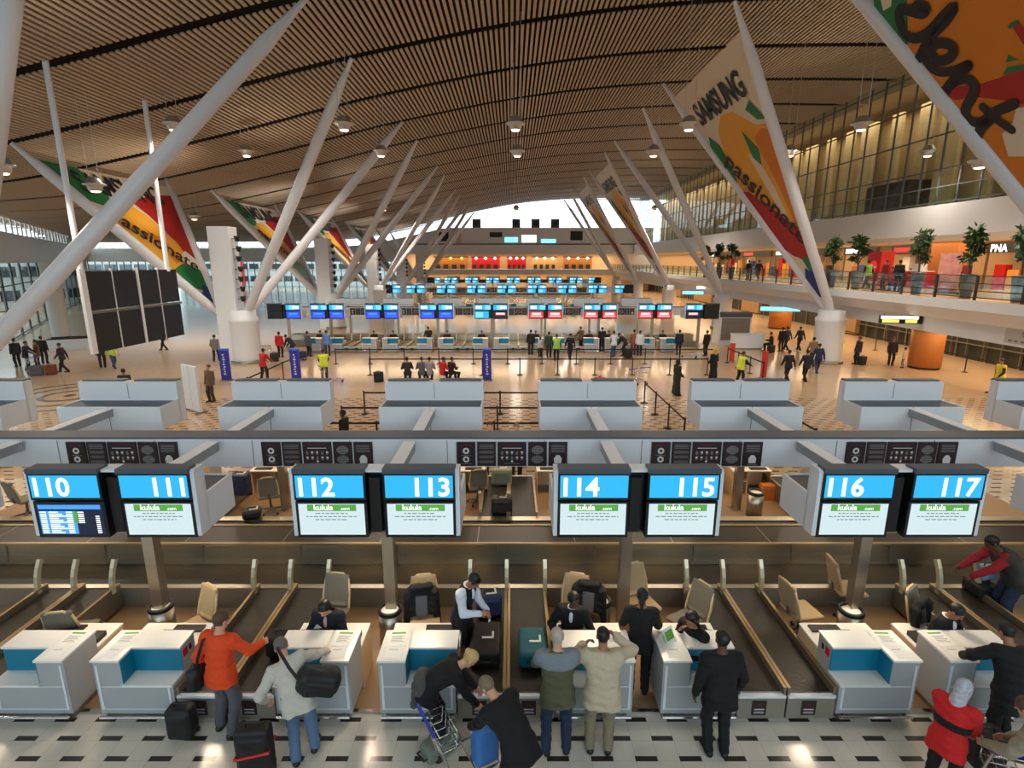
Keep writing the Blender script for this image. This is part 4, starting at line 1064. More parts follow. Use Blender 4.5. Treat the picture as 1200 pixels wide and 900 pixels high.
# ================================================================ banners between the roof struts
B_W = mat('banner_white', rgb(214, 204, 186), .6, noise=.04, nscale=.5); B_Y = mat('banner_yellow', rgb(222, 160, 48), .6, noise=.10, nscale=.6)
B_O = mat('banner_orange', rgb(206, 122, 24), .6, noise=.08, nscale=.8); B_R = mat('banner_red', rgb(164, 26, 26), .6, noise=.12, nscale=.7)
B_G = mat('banner_green', rgb(18, 116, 66), .6, noise=.15, nscale=.9); B_B = mat('banner_blue', rgb(24, 52, 124), .6, noise=.12, nscale=.6); B_K = mat('banner_ink', rgb(26, 26, 34), .6)
def banner(L, Rr, Cc, label, word, near=None, letters=True, style='a'):
    L, Rr, Cc = Vector(L), Vector(Rr), Vector(Cc)
    t = thing('banner', label, 'banner', Cc, 0, 'fabric banners between roof struts')
    n = (Rr-Cc).cross(L-Cc).normalized()
    if n.dot(Vector((0, 0, CAM_H))-Cc) < 0: n = -n
    def P(s, q, k=0): return ((L-Cc)*(1-s)+(Rr-Cc)*s)*q+n*(.012*k)
    b = MB()
    b.poly([P(0, .03), P(1, .03), P(1, 1), P(0, 1)], B_W); b.poly([P(0, .03, -3), P(0, 1, -3), P(1, 1, -3), P(1, .03, -3)], B_W)
    def pg(pts, m, k): b.poly([P(s, q, k) for s, q in pts], m)
    if style == 'a':
        pg([(.16, .70), (.27, .78), (.42, .83), (.60, .82), (.80, .74), (1, .72), (1, .24), (.7, .28), (.3, .44), (0, .54), (0, .62), (.1, .66)], B_Y, 1)
        pg([(.72, .70), (.86, .72), (1, .70), (1, .24), (.86, .30), (.80, .5)], B_O, 2)
        pg([(.52, .66), (.64, .64), (.72, .5), (.74, .32), (.60, .34), (.56, .5)], B_W, 2)
        pg([(.60, .745), (.72, .66), (.66, .60), (.58, .64)], B_G, 3); pg([(0, .74), (.1, .79), (.17, .74), (.15, .66), (.06, .58), (0, .56)], B_G, 2)
        pg([(.76, .80), (.84, .82), (.96, .74), (.86, .75)], B_G, 3)
        pg([(0, .53), (.14, .52), (.28, .47), (.40, .45), (.56, .40), (.70, .37), (.86, .34), (.98, .27), (1, .21), (.7, .19), (.45, .21), (.2, .22), (0, .25)], B_R, 3)
        pg([(.55, .20), (.78, .22), (1, .20), (1, .13), (.7, .14)], B_G, 4); pg([(0, .03), (1, .03), (1, .155), (.7, .15), (.45, .165), (0, .12)], B_B, 4)
    else:
        pg([(.22, .76), (.42, .80), (.56, .70), (.74, .50), (.84, .30), (.7, .22), (.3, .24), (0, .30), (0, .62)], B_Y, 1)
        pg([(.36, .60), (.55, .52), (.60, .36), (.40, .34)], B_O, 2)
        pg([(0, 1), (.27, 1), (.26, .93), (.31, .86), (.28, .78), (.16, .74), (0, .78)], B_G, 2)
        pg([(.50, .80), (.68, .86), (.84, .90), (1, .92), (1, .28), (.86, .26), (.74, .50), (.58, .70)], B_R, 3)
        pg([(.60, .40), (.80, .44), (1, .36), (1, .26), (.7, .26)], B_W, 4)
        pg([(.2, .30), (.55, .34), (1, .28), (1, .12), (.6, .13), (0, .16)], B_G, 5); pg([(0, .03), (1, .03), (1, .15), (.75, .17), (.5, .12), (0, .10)], B_B, 6)
    if letters:
        o = P(0.0, .865, 5); xa = (P(1, .865)-P(0, .865)); w = xa.length; xa.normalize(); ya = n.cross(xa)
        if ya.z < 0: ya = -ya
        vs, fs, tw = text_mesh('SAMSUNG', .03)
        sz = w*.72/tw
        sk = xa*.0
        b._add([o+xa*(w*.13+p[0]*sz)+ya*(p[1]*sz*1.25-sz*.25)+sk for p in vs], fs, B_K)
        o = P(.06, .66, 6); d = P(.86, .27, 6)-o; w2 = d.length; xa = d.normalized(); ya = n.cross(xa)
        if ya.z < 0: ya = -ya
        vs, fs, tw = text_mesh(word, .015); sz = w2/tw
        b._add([o+xa*(p[0]*sz+p[1]*sz*.25)+ya*(p[1]*sz*1.15) for p in vs], fs, B_K)
    if near:                                                 # brush lettering measured off the cloth
        def cast(px, py, k):
            r = Vector(ray(px, py)); e = Vector((0, 0, CAM_H)); tt = (Cc+n*(.012*k)-e).dot(n)/r.dot(n); return e+r*tt-Cc
        for poly, m, k in near['polys']: b.poly([cast(x, y, k) for x, y in poly], m)
        for line, wd in near['lines']:
            pts = [cast(x, y, 7) for x, y in line]
            sm = []
            for i in range(len(pts)-1):
                p0, p1, p2, p3 = pts[max(i-1, 0)], pts[i], pts[i+1], pts[min(i+2, len(pts)-1)]
                for q in range(5):
                    u = q/5; sm.append(.5*((2*p1)+(p2-p0)*u+(2*p0-5*p1+4*p2-p3)*u*u+(3*p1-p0-3*p2+p3)*u**3))
            sm.append(pts[-1]); vs = []
            for i, p in enumerate(sm):
                d = (sm[min(i+1, len(sm)-1)]-sm[max(i-1, 0)]).normalized(); c = n.cross(d)*(wd/2); vs += [p+c, p-c]
            b._add(vs, [(2*i, 2*i+1, 2*i+3, 2*i+2) for i in range(len(sm)-1)], B_K)
            for p in (sm[0], sm[-1]):
                xa = n.orthogonal().normalized(); b.disc(p+n*.001, xa, n.cross(xa), 0, 0, wd/2, B_K, 14)
    b.build('printed_sheet', t)
    return t
def strut_pts(side, k, inner):
    y = TREE_Y[k]; x0 = -17.2 if side < 0 else 20.0
    bx = .7 if side < 0 else -.1
    if not inner: bx = -1.15
    dx = {(-1, True): 9.7, (-1, False): -7.0, (1, True): -9.8}[(side, inner)]
    base = Vector((x0+bx, y, 3.15)); zt = zr(x0+dx)-.02
    F, K = Vector((x0+dx, y-6.0, zt)), Vector((x0+dx, y+6.1, zt))
    return base, F, K
def hang(side, k, inner, label, word, near=None, top=.93, letters=True):
    base, F, K = strut_pts(side, k, inner)
    f, r = base+(F-base)*top, base+(K-base)*top
    dn = Vector((0, 0, -.03))
    L, Rr = (r, f) if side > 0 else (f, r)
    return banner(L, Rr, base+(F+K-base*2)*.02+dn, label, word, near, letters, 'a' if side > 0 else 'b')
def q5(l): return [(980+x/5.4545, y/5.4545) for x, y in l]
NEAR = dict(polys=[(q5([(430, 380), (460, 330), (450, -60), (1500, -60), (1500, 1400), (900, 1000), (720, 760), (560, 560)]), B_O, 4),
                   (q5([(240, -60), (240, 130), (410, 365), (450, 350), (450, -60)]), B_G, 5), (q5([(270, -60), (300, 70), (350, 40), (360, -60)]), B_W, 6),
                   (q5([(510, 490), (680, 560), (900, 540), (1040, 500), (1200, 420), (1260, 380), (1260, 680), (1060, 640), (880, 620), (760, 640), (680, 600)]), B_R, 5),
                   (q5([(1060, 480), (1090, 430), (1260, 400), (1200, 440)]), B_G, 6), (q5([(1080, 400), (1100, 350), (1130, 370), (1170, 380)]), B_G, 6),
                   (q5([(1110, 150), (1160, 130), (1300, 300), (1300, 380), (1220, 320)]), B_R, 5), (q5([(1090, 170), (1150, 130), (1170, 150), (1110, 185)]), B_G, 6),
                   (q5([(1060, 860), (1130, 780), (1150, 690), (1260, 680), (1260, 1000), (1100, 1000)]), B_W, 6)],
            lines=[(q5([(495, 55), (530, 35), (572, 55), (545, 88), (470, 70), (410, 60), (402, 130), (440, 220), (510, 245), (590, 205), (680, 110), (750, 45), (700, 130), (600, 240), (530, 370)]), .34),
                   (q5([(560, 300), (575, 390), (640, 455), (740, 455), (840, 415)]), .30), (q5([(610, 350), (660, 390), (735, 360), (740, 300), (660, 275), (580, 320)]), .34),
                   (q5([(840, 420), (760, 500), (695, 585), (740, 530), (820, 505), (880, 545), (865, 620), (825, 700), (845, 765), (930, 780), (1010, 720), (1135, 665)]), .34),
                   (q5([(935, 685), (1020, 760), (1120, 830)]), .28), (q5([(1010, 740), (920, 830), (905, 920), (960, 1000)]), .34)])
hang(1, 0, True, 'large orange banner with black brush lettering, cut by the frame, overhead', 'talento', NEAR, letters=False)
hang(1, 1, True, 'printed banner by the shop gallery with dark capital letters at its top edge', 'passionate')
hang(-1, 1, False, 'printed banner with green corner hung left of the white pylon by the flight board', 'passionate')
hang(-1, 2, False, 'smaller printed banner between struts behind the first white pylon', 'passionate')
hang(-1, 3, False, 'small printed banner between struts at the second white pylon', 'passionate')
hang(-1, 4, False, 'tiny printed banner between struts at the third white pylon', 'passionate')
hang(1, 3, True, 'narrow banner seen nearly edge-on among far gallery-side struts, larger one', 'passionate')
hang(1, 4, True, 'narrow banner seen nearly edge-on among far gallery-side struts, smaller one', 'passionate')

# ---------------------------------------------------------------- pendant lamps
LENS = emit('lamp_lens', rgb(255, 214, 180), 6.0)
SILVER = mat('spun_aluminium', rgb(190, 192, 196), .35, .85)
def pendant_proto():
    t = thing('pendant_lamp', 'pendant lamp', 'lamp')
    b = MB(); b.lathe([(0, .36), (.08, .36), (.20, .32), (.29, .22), (.31, .08), (.44, .05), (.45, .0), (.30, -.03), (.26, -.2), (.22, -.26), (.2, -.24), (.0, -.14)], SILVER, n=24); b.build('lamp_shade', t)
    b = MB(); b.lathe([(0, -.22), (.2, -.22), (.17, -.29), (0, -.32)], LENS, n=18); b.build('lens', t)
    return t
PEND = pendant_proto(); PLIST = []
def pendant(x, y, z, label):
    t = copy_tree(PEND, label, (x, y, z), group='silver pendant lamps under the slatted ceiling')
    b = MB()
    for s in (-.22, .22): b.tube([(s, 0, .1), (s, 0, zr(x)-z)], .012, SILVER, 6)
    b.build('suspension_cable', t); PLIST.append((x, y, z))
for nm, y, z, xs_ in (('nearer', 27, 12.4, (-15.5, -7.7, .16, 8.1, 16.0)), ('second', 33.4, 12.4, (-15.2, -7.5, .3, 8.1, 15.9, 23.8))):
    for i, x in enumerate(xs_): pendant(x, y, z, '%s pendant lamp from the facade side in the %s ceiling row' % (ORD[i], nm))
for y_, nm in ((8, 'over the near desks'), (12, 'over the near sign beam')):  # added rows above the frame, put in to light the desks from overhead
    for i, x in enumerate((-15.6, -7.8, 0, 7.8, 15.6)): pendant(x, y_, 12.2 if abs(x) < 12 else 11.6, '%s added unseen pendant from the facade side in the row %s' % (ORD[i], nm))
pendant(-17.6, 20, 9.5, 'pendant lamp at the picture edge beside the green banner corner')
pendant(-18.1, 25, 9.5, 'pendant lamp in front of the banner behind the big strut')
for i, x in enumerate((-15.2, .5, 17)): pendant(x, 68, 12.4, 'tiny distant pendant lamp, %s of the far row' % ORD[i])
pendant(-24, 43, 9.6, 'small pendant lamp beyond the first white pylon')
pendant(19.8, 24.6, 10.4, 'pendant lamp close to the upper glazing by the big banner')
kill(PEND)

# ---------------------------------------------------------------- hanging flight board
p0, p1 = on_y(92, 315, 22.0), on_y(207, 313, 28.0)
A, B_ = Vector((p0[0], 22.0, 0)), Vector((p1[0], 28.0, 0)); zt_, zb_ = 5.99, 2.58
t = thing('flight_board', 'large dark flight information board hung in a white frame on thin rods', 'board', A)
xa = (B_-A); Wd = xa.length; xa.normalize(); na = xa.cross(DZ); na = na if na.y < 0 else -na
SCR = mat('flap_panel', rgb(26, 28, 30), .35, noise=.2, nscale=3)
hh = (zt_-zb_)/2
for r_ in range(2):
    for c_ in range(4):
        b = MB(); u0 = .25+c_*(Wd-.3)/4; u1 = u0+(Wd-.3)/4-.09; z0 = zb_+.03+r_*hh; z1 = z0+hh-.14
        o = na*.02
        for a_, c2 in ((0, .03),):
            v = [xa*u0+DZ*z0, xa*u1+DZ*z0, xa*u1+DZ*z1, xa*u0+DZ*z1]; v = [p+na*.04 for p in v]+[p-na*.12 for p in v]
            b._add(v, [(0, 1, 2, 3), (7, 6, 5, 4), (0, 4, 5, 1), (1, 5, 6, 2), (2, 6, 7, 3), (3, 7, 4, 0)], SCR)
        for q in range(1, 3): b.rect(na*.042, xa, DZ, u0+(u1-u0)*q/3-.008, u0+(u1-u0)*q/3+.008, z0, z1, BLACKP)
        b.build('screen', t)
b = MB()
for u0, w_ in ((.08, .26), (Wd/2+.1, .14)): b.bar(xa*u0+DZ*zb_, xa*u0+DZ*zt_, w_, .14, WHITE, na)
for c_ in (1, 3): b.bar(xa*(.2+c_*(Wd-.3)/4)+DZ*zb_, xa*(.2+c_*(Wd-.3)/4)+DZ*zt_, .05, .1, PANEL, na)
b.bar(xa*0+DZ*(zb_+hh-.05), xa*Wd+DZ*(zb_+hh-.05), .1, .1, STEELD); b.build('frame', t)
for px_, py_, u0 in ((57, 76, .1), (175, 126, Wd*.88)):
    wpt = A+xa*u0; b = MB(); b.tube([xa*u0+DZ*(zt_-.2), xa*u0+DZ*(zr(wpt.x)+.1)], .11, WHITE, 10); b.build('hanger_rod', t)

# ---------------------------------------------------------------- waste bins
def bin_(x, y, label, z=0.012):
    t = thing('waste_bin', label, 'bin', (x, y, z), 0, 'steel waste bins')
    b = MB(); b.lathe([(0, 0), (.19, 0), (.19, .58), (.185, .58), (.18, .05)], STEEL, n=24); b.build('drum', t)
    b = MB(); b.lathe([(.195, .57), (.2, .62), (.185, .645), (.155, .64), (.145, .6)], BLACKP, n=24); b.build('rim', t)
    b = MB(); b.lathe([(0, .585), (.15, .6), (.15, .605), (0, .59)], PAPER, n=16); b.build('liner', t)
for px_, py_, lb in ((188, 709, 'steel waste bin with black rim by the post under 111'), (457, 713, 'steel waste bin with black rim by the post under 112'), (703, 703, 'steel waste bin with black rim by the seated agent below 114'), (998, 714, 'steel waste bin with black rim by the post under 116')):
    x, y = on_z(px_, py_, .64); bin_(x, y, lb)
x, y = on_z(886, 576, .64); bin_(x, y, 'steel waste bin beyond the collector between displays 115 and 116')

# ---------------------------------------------------------------- office chairs and jackets on them
CH = {}
def chair_proto(key, mesh, frame):
    t = thing('office_chair', 'chair', 'chair')
    soft_obj('seat', [('b', (0, .02, .475), (.25, .25, .035), .03, I3, .01)], .014, mesh, t)
    Mb = rotm(12, 0, 0)
    soft_obj('backrest', [('b', (0, -.27, .80), (.215, .028, .27), .026, Mb, .01), ('c', (-.14, -.2, .56), (.14, -.2, .56), .03, .03, .03)], .013, mesh, t)
    b = MB(); pts = [(-.23, -.19, .52), (-.235, -.25, .75), (-.20, -.315, .99), (-.1, -.34, 1.07), (.1, -.34, 1.07), (.20, -.315, .99), (.235, -.25, .75), (.23, -.19, .52)]
    b.tube(pts, .02, frame, 8); b.tube([(0, -.05, .43), (0, -.24, .47), (0, -.26, .6)], .022, GREYF, 8); b.build('back_frame', t)
    b = MB(); b.lathe([(.028, .1), (.028, .44), (.09, .44), (.09, .455), (0, .455)], GREYF, n=12); b.build('gas_stem', t)
    for i in range(5):
        a = 2*PI*i/5+.3; b = MB(); b.tube([(0, 0, .11), (.28*math.cos(a), .28*math.sin(a), .075)], [.03, .018], GREYF, 8); o = b.build('base_leg', t)
        b = MB(); b.lathe([(0, -.02), (.03, -.018), (.03, .018), (0, .02)], BLACKP, (0, 0, 0), 10); w_ = b.build('caster', o, (.28*math.cos(a), .28*math.sin(a), .032)); w_.rotation_euler = (R(90), 0, a)
    CH[key] = t
chair_proto('tan', TANM, TANF); chair_proto('grey', mat('chair_mesh_grey', rgb(112, 106, 94), .8, noise=.1, nscale=40), TANF)
def chair(key, px_, py_, yaw, label, zz=.48, grp='office chairs behind the desks'):
    x, y = on_z(px_, py_, zz); return copy_tree(CH[key], label, (x, y, .012), R(yaw), grp)
chair('tan', 228, 736, 148, 'tan mesh office chair turned outward behind the orange jacket')
chair('grey', 88, 741, 10, 'grey-backed office chair with tan rim behind the desk below 110')
chair('tan', 498, 724, 190, 'office chair carrying a black jacket behind the desk below 113')
chair('grey', 388, 722, 172, 'office chair of the agent reading papers below 112')
chair('tan', 672, 722, 165, 'office chair of the agent seated below 114')
chair('tan', 752, 708, 200, 'empty tan office chair behind the standing woman with ponytail')
chair('grey', 806, 728, 120, 'grey-backed office chair of the agent below 115')
chair('tan', 938, 716, -80, 'tan office chair standing free behind the desk below 116, nearer of two')
chair('tan', 992, 690, -95, 'tan office chair partly hidden by the post under 116')
chair('grey', 1088, 738, 215, 'office chair with black jacket at the desk below 117')
for px_, py_, yw, lb in ((316, 580, 20, 'dark office chair beyond the collector under the beam by display 112'), (560, 570, 10, 'office chair beyond the collector beside display 113'), (30, 585, -20, 'office chair beyond the collector left of display 110')):
    chair('grey', px_, py_, yw, lb, grp='office chairs beyond the collector')
for k in list(CH): kill(CH[k])
def jacket(px_, py_, zz, yaw, label, wide=.24):
    x, y = on_z(px_, py_, zz); t = thing('jacket', label, 'jacket', (x, y, .3), R(yaw), 'jackets hung over chairs')
    soft_obj('cloth_body', [('b', (0, 0, .50), (wide, .05, .24), .045, rotm(12), .03), ('c', (-wide+.02, .02, .66), (-wide-.02, .04, .12), .07, .05, .05), ('c', (wide-.02, .02, .66), (wide+.02, .04, .12), .07, .05, .05), ('c', (-.14, 0, .76), (.14, 0, .76), .06, .06, .05)], .014, BLK, t, .006)
    soft_obj('lining', [('b', (0, .06, .44), (.10, .02, .18), .018, rotm(12), .02)], .014, GREYT, t)
jacket(494, 704, .8, 190, 'black jacket with grey lining over the chair below 113')
jacket(690, 697, .85, 165, 'dark jacket draped behind the seated agent below 114')
jacket(1078, 718, .85, 215, 'black jacket draped over the chair below 117')

# ---------------------------------------------------------------- luggage
def suitcase(loc, rz, w, d, h, m, label, strap=None, lying=False, tagm=None, name='suitcase', handle=True):
    t = thing(name, label, 'suitcase', loc, R(rz), 'travel bags and cases')
    if lying: dims = (w/2, h/2, d/2)
    else: dims = (w/2, d/2, h/2)
    cz = dims[2]+.025
    soft_obj('shell', [('b', (0, 0, cz), dims, .05, I3, .01), ('b', (0, -dims[1]*.9, cz), (dims[0]*.8, .03, dims[2]*.7), .025, I3, .02)], .013, m, t, .002)
    b = MB()
    if lying: b.tube([(-.08, -dims[1], cz), (-.08, -dims[1]-.05, cz), (.08, -dims[1]-.05, cz), (.08, -dims[1], cz)], .014, BLACKP, 8)
    else:
        b.tube([(-.08, 0, 2*dims[2]), (-.08, 0, 2*dims[2]+.07), (.08, 0, 2*dims[2]+.07), (.08, 0, 2*dims[2])], .014, BLACKP, 8)
    b.build('handle', t)
    if not lying:
        for s in (-1, 1):
            b = MB(); b.lathe([(0, -.02), (.035, -.018), (.035, .018), (0, .02)], BLACKP, n=12); o = b.build('wheel', t, (s*dims[0]*.8, dims[1]*.8, .035)); o.rotation_euler = (0, R(90), 0)
    if strap:
        b = MB(); x, y = dims[0]-.004, dims[1]+.012
        for z0 in (cz*1.05,):
            b.tube([(-x, -y, z0-.03), (x, -y, z0+.05), (x, y, z0+.05), (-x, y, z0-.03)], .022, strap, 6, True)
        b.build('luggage_strap', t)
    if tagm:
        b = MB(); b.box(-.05, .12, -.06, -.02, 2*dims[2]+.03, 2*dims[2]+.035, PAPER); b.box(.10, .13, -.06, .10, 2*dims[2]+.03, 2*dims[2]+.035, PAPER); b.build('bag_tag', t)
    return t
BAGK = mat('bag_black', rgb(20, 20, 22), .6, noise=.15, nscale=25); BAGN = mat('bag_navy', rgb(30, 38, 70), .6, noise=.15, nscale=20); BAGT = mat('bag_teal', rgb(0, 92, 104), .6, noise=.12, nscale=18)
BAGG = mat('bag_grey_green', rgb(112, 122, 108), .7, noise=.15, nscale=15); BAGB = mat('bag_blue', rgb(62, 120, 190), .6, noise=.12, nscale=18)
x, y = on_z(308, 895); suitcase((x+.02, 5.60, 0), 4, .42, .21, .72, BAGK, 'upright black suitcase with a red strap, held by the stooping man', strap=REDM)
x, y = on_z(239, 832); suitcase((x-.02, 6.18, 0), 0, .34, .22, .46, BAGK, 'small black bag standing on the floor left of the orange jacket')
x, y = on_z(322, 750, .62); suitcase((-3.52, 7.3, .41), 5, .44, .3, .32, BAGK, 'black bag on the lane between the orange jacket and the next desk', lying=False)
x, y = on_z(569, 745, .66); suitcase((x, y-.05, .41), 0, .46, .26, .72, BAGK, 'big black suitcase lying on the lane beside the waistcoat agent', lying=True, tagm=True)
x, y = on_z(573, 705, .66); suitcase((x, y, .41), 10, .42, .3, .40, BAGN, 'navy bag with white tag on the lane behind the big black suitcase', tagm=True)
x, y = on_z(624, 752, .66); suitcase((x, y, .41), 0, .42, .26, .62, BAGT, 'teal suitcase lying on the lane by the olive jacket', lying=True, tagm=True)
x, y = on_z(588, 600, .44); suitcase((x, y, .41), 0, .5, .3, .40, BAGK, 'black case on the far-side lane between displays 113 and 114', tagm=True)
x, y = on_z(588, 566, .44); suitcase((x, y, .41), 0, .55, .35, .45, BAGG, 'grey-green bag on the far-side lane behind the black case', tagm=True)
x, y = on_z(283, 578, .44); suitcase((x, y, .41), 0, .45, .35, .55, BAGN, 'navy bag on the far-side lane beside display 111', tagm=True)
x, y = on_z(296, 607, .42); suitcase((x, y, .425), 20, .4, .3, .2, BAGK, 'black device bag on the collector edge between displays 111 and 112', tagm=True)
x, y = on_z(1152, 690, .5); suitcase((x, y, .41), 0, .5, .4, .22, BAGK, 'black tray bag at the end of the last lane')
suitcase((x+.02, y+.02, .68), 10, .34, .2, .26, mat('bag_blue_white', rgb(110, 160, 190), .5, noise=.5, nscale=12), 'blue and white carrier bag on the last lane')
x, y = on_z(897, 575, .2); b = MB(); b.box(-.17, .17, -.13, .13, 0, .4, mat('orange_box', rgb(214, 112, 40), .6)); b.box(-.17, .17, -.13, .13, .4, .41, WOOD); b.box(-.18, .18, -.14, .14, .3, .33, WOOD); o = b.build('storage_box', None, (x, 13.75, .012)); tag(o, 'orange box under a far desk between displays 115 and 116', 'box')
for px_, py_, w_, m_, lb in ((444, 448, .5, BAGK, 'dark case beside the queue of seated travellers'), (703, 455, .5, REDM, 'red case behind a white display back'), (1010, 428, .4, BAGK, 'black case by the gallery column'), (44, 440, .6, GREYT, 'grey case on the floor by the facade'), (61, 439, .5, cloth(120, 60, 40), 'brown case on the floor by the facade'), (322, 424, .5, BAGK, 'dark case beside the red jacket far down the hall'),
                       (355, 422, .5, BAGN, 'navy case beside the grey coat far down the hall'), (736, 420, .5, BAGK, 'black case before the red-screen desks'), (903, 414, .5, BAGK, 'black case on the gallery side floor')):
    x, y = on_z(px_, py_); suitcase((x, y, 0), 20, w_, .3, .55, m_, lb)
# bags carried by people
def soft_bag(loc, rz, dims, m, label, strap_pts, name, tilt=0, wr=.005):
    t = thing(name, label, 'bag', loc, R(rz), 'carried bags')
    soft_obj('bag_body', [('b', (0, 0, 0), dims, min(dims)*.75, rotm(0, tilt, 0), .02), ('b', (0, -dims[1], -dims[2]*.1), (dims[0]*.7, .04, dims[2]*.6), .03, rotm(0, tilt, 0), .03)], .013, m, t, wr)
    b = MB(); b.tube(strap_pts, .02, m, 8); b.build('strap', t)
    return t
X, Y = on_z(268, 857)
soft_bag((X-.30, Y-.02, .92), 0, (.09, .15, .17), BAGK, 'black shoulder bag at the side of the orange jacket', [(.02, -.05, .1), (.10, -.10, .34), (.16, -.04, .56), (.17, .06, .54), (.06, .1, .3), (.02, .08, .1)], 'shoulder_bag')
X, Y = on_z(356, 888)
soft_bag((X+.26, Y+.06, 1.13), 20, (.27, .15, .16), BAGK, 'big black travel bag slung over the pale grey pullover', [(-.2, -.1, .1), (-.32, -.04, .30), (-.42, .12, .42), (-.46, .3, .36)], 'travel_bag', tilt=18)

# ---------------------------------------------------------------- luggage trolleys
def trolley(x, y, rz, label, basket=True):
    t = thing('luggage_trolley', label, 'trolley', (x, y, 0), R(rz), 'luggage trolleys')
    b = MB()
    for s in (-1, 1):
        b.tube([(s*.26, -.35, .16), (s*.26, .55, .14)], .016, CHROME, 8); b.tube([(s*.26, -.33, .16), (s*.25, -.42, .6), (s*.25, -.55, .98)], .016, CHROME, 8)
    for yy in (-.3, 0, .3, .54): b.tube([(-.26, yy, .16), (.26, yy, .16)], .012, CHROME, 8)
    b.tube([(-.26, .55, .14), (-.1, .66, .14), (.1, .66, .14), (.26, .55, .14)], .016, CHROME, 8); b.build('frame', t)
    b = MB(); b.tube([(-.27, -.55, .98), (.27, -.55, .98)], .022, mat('trolley_blue', rgb(30, 50, 170), .4), 10); b.build('push_handle', t)
    if basket:
        b = MB()
        for z in (.66, .76, .86): b.tube([(-.22, -.46, z), (.22, -.46, z), (.22, -.24, z), (-.22, -.24, z)], .008, CHROME, 6, True)
        for k in range(5): b.tube([(-.22+.11*k, -.24, .86), (-.22+.11*k, -.26, .64), (-.22+.11*k, -.45, .64)], .006, CHROME, 6)
        b.build('basket', t)
    for s, yy in ((-1, -.3), (1, -.3), (0, .58)):
        b = MB(); b.lathe([(0, -.025), (.065, -.022), (.065, .022), (0, .025)], BLACKP, n=14); o = b.build('wheel', t, (s*.25, yy, .066)); o.rotation_euler = (0, R(90), 0)
    return t
trolley(-.55, 5.72, -60, 'chrome luggage trolley with blue handle before the bending blonde woman')
x, y = on_z(508, 880); suitcase((x+.1, y-.02, 0), -50, .26, .2, .5, BAGG, 'grey holdall lying on the tiles under the bending blonde woman', lying=True)
suitcase((-.34, 5.66, .16), 30, .32, .22, .52, BAGB, 'bright blue rucksack held by the person in black jacket')
trolley(5.78, 5.45, -20, 'chrome luggage trolley with blue handle at the corner beside the red jacket')
suitcase((5.86, 5.62, .18), 0, .4, .3, .45, BAGK, 'black case on the trolley at the corner')
for px_, py_, yw, lb in ((40, 437, 40, 'luggage trolley near the facade pushed by dark clothes'), (388, 449, -60, 'luggage trolley before the worker at the blue totem'), (880, 449, -80, 'luggage trolley pushed by the vest worker at the red post'), (316, 421, 10, 'luggage trolley left of the red jacket in the hall'), (348, 424, -20, 'luggage trolley right of the red jacket in the hall'),
                        (733, 452, 30, 'empty luggage trolley behind a white display back, nearer one'), (750, 450, 10, 'empty luggage trolley behind a white display back, further one'), (810, 419, 70, 'luggage trolley at the last second-island desk')):
    x, y = on_z(px_, py_); trolley(x, y, yw, lb)
b = MB(); x, y = on_z(590, 712, .82)

# ---------------------------------------------------------------- papers and cards on the counters
def sheet(x, y, z, label, rz=0.0, green=False):
    t = thing('notice_sheet', label, 'paper', (x, y, z), rz, 'notices on the counters')
    b = MB(); b.box(-.13, .13, -.17, .17, 0, .004, PAPER); b.rect((0, 0, .0045), DX, (0, 1, 0), -.1, .1, .09, .13, GREENP)
    for j in range(5): b.rect((0, 0, .0045), DX, (0, 1, 0), -.09, .09-.03*(j % 2), .04-j*.03, .05-j*.03, INKG)
    b.build('printed_page', t)
for i, xc in enumerate(XC):
    if NUMS[i] is None: continue
    for s in (-1, 1):
        sheet(xc+s*.39, YD+.46, 1.0, 'printed notice with green heading lying on the desk below %d' % NUMS[i][0 if s < 0 else 1], .05*s)
        tb = thing('blank_form', 'plain white form on the counter edge of the desk below %d' % NUMS[i][0 if s < 0 else 1], 'paper', (xc+s*.39, YD+.17, 1.0), -.04*s, 'forms on the counters')
        b = MB(); b.box(-.11, .11, -.11, .11, 0, .003, PAPER); b.rect((0, 0, .0035), DX, (0, 1, 0), -.08, .05, .05, .06, INKG); b.build('page', tb)
x, y = on_z(788, 745, 1.12)
t = thing('tent_card', 'green and white tilted card standing on the desk below 115', 'card', (2.22, 6.80, 1.004), R(38))
b = MB(); b._add([(-.10, -.08, .01), (.10, -.08, .01), (.10, .03, .20), (-.10, .03, .20), (-.10, .10, .01), (.10, .10, .01)], [(0, 1, 2, 3), (3, 2, 5, 4)], PAPER); b.rect((0, -.082, .012), DX, Vector((0, .11, .19)).normalized(), -.08, .08, .05, .18, GREENP); b.build('card_face', t)
t = thing('paper_sheets', 'white papers held by the seated agent below 112', 'paper', (0, 0, 0)); x, y = on_z(379, 731, .88); t.location = (x, y, .86); b = MB(); b._add([(-.12, -.09, 0), (.11, -.07, .02), (.12, .09, .10), (-.11, .07, .08)], [(0, 1, 2, 3)], PAPER); b._add([(-.10, -.11, .015), (.10, -.1, .03), (.11, .05, .1), (-.09, .05, .085)], [(0, 1, 2, 3)], PAPER); b.build('page', t)
t = thing('bag_tag_strip', 'white bag tag strip in the hands of the waistcoat agent', 'tag', (0, 0, 0)); x, y = on_z(565, 716, 1.06); t.location = (x, y, 1.04); b = MB(); b._add([(-.06, 0, 0), (.10, -.08, -.02), (.12, -.05, -.02), (-.04, .03, 0)], [(0, 1, 2, 3)], PAPER); b._add([(.10, -.08, -.02), (.10, -.08, -.12), (.13, -.05, -.12), (.12, -.05, -.02)], [(0, 1, 2, 3)], PAPER); b.build('tag_paper', t)
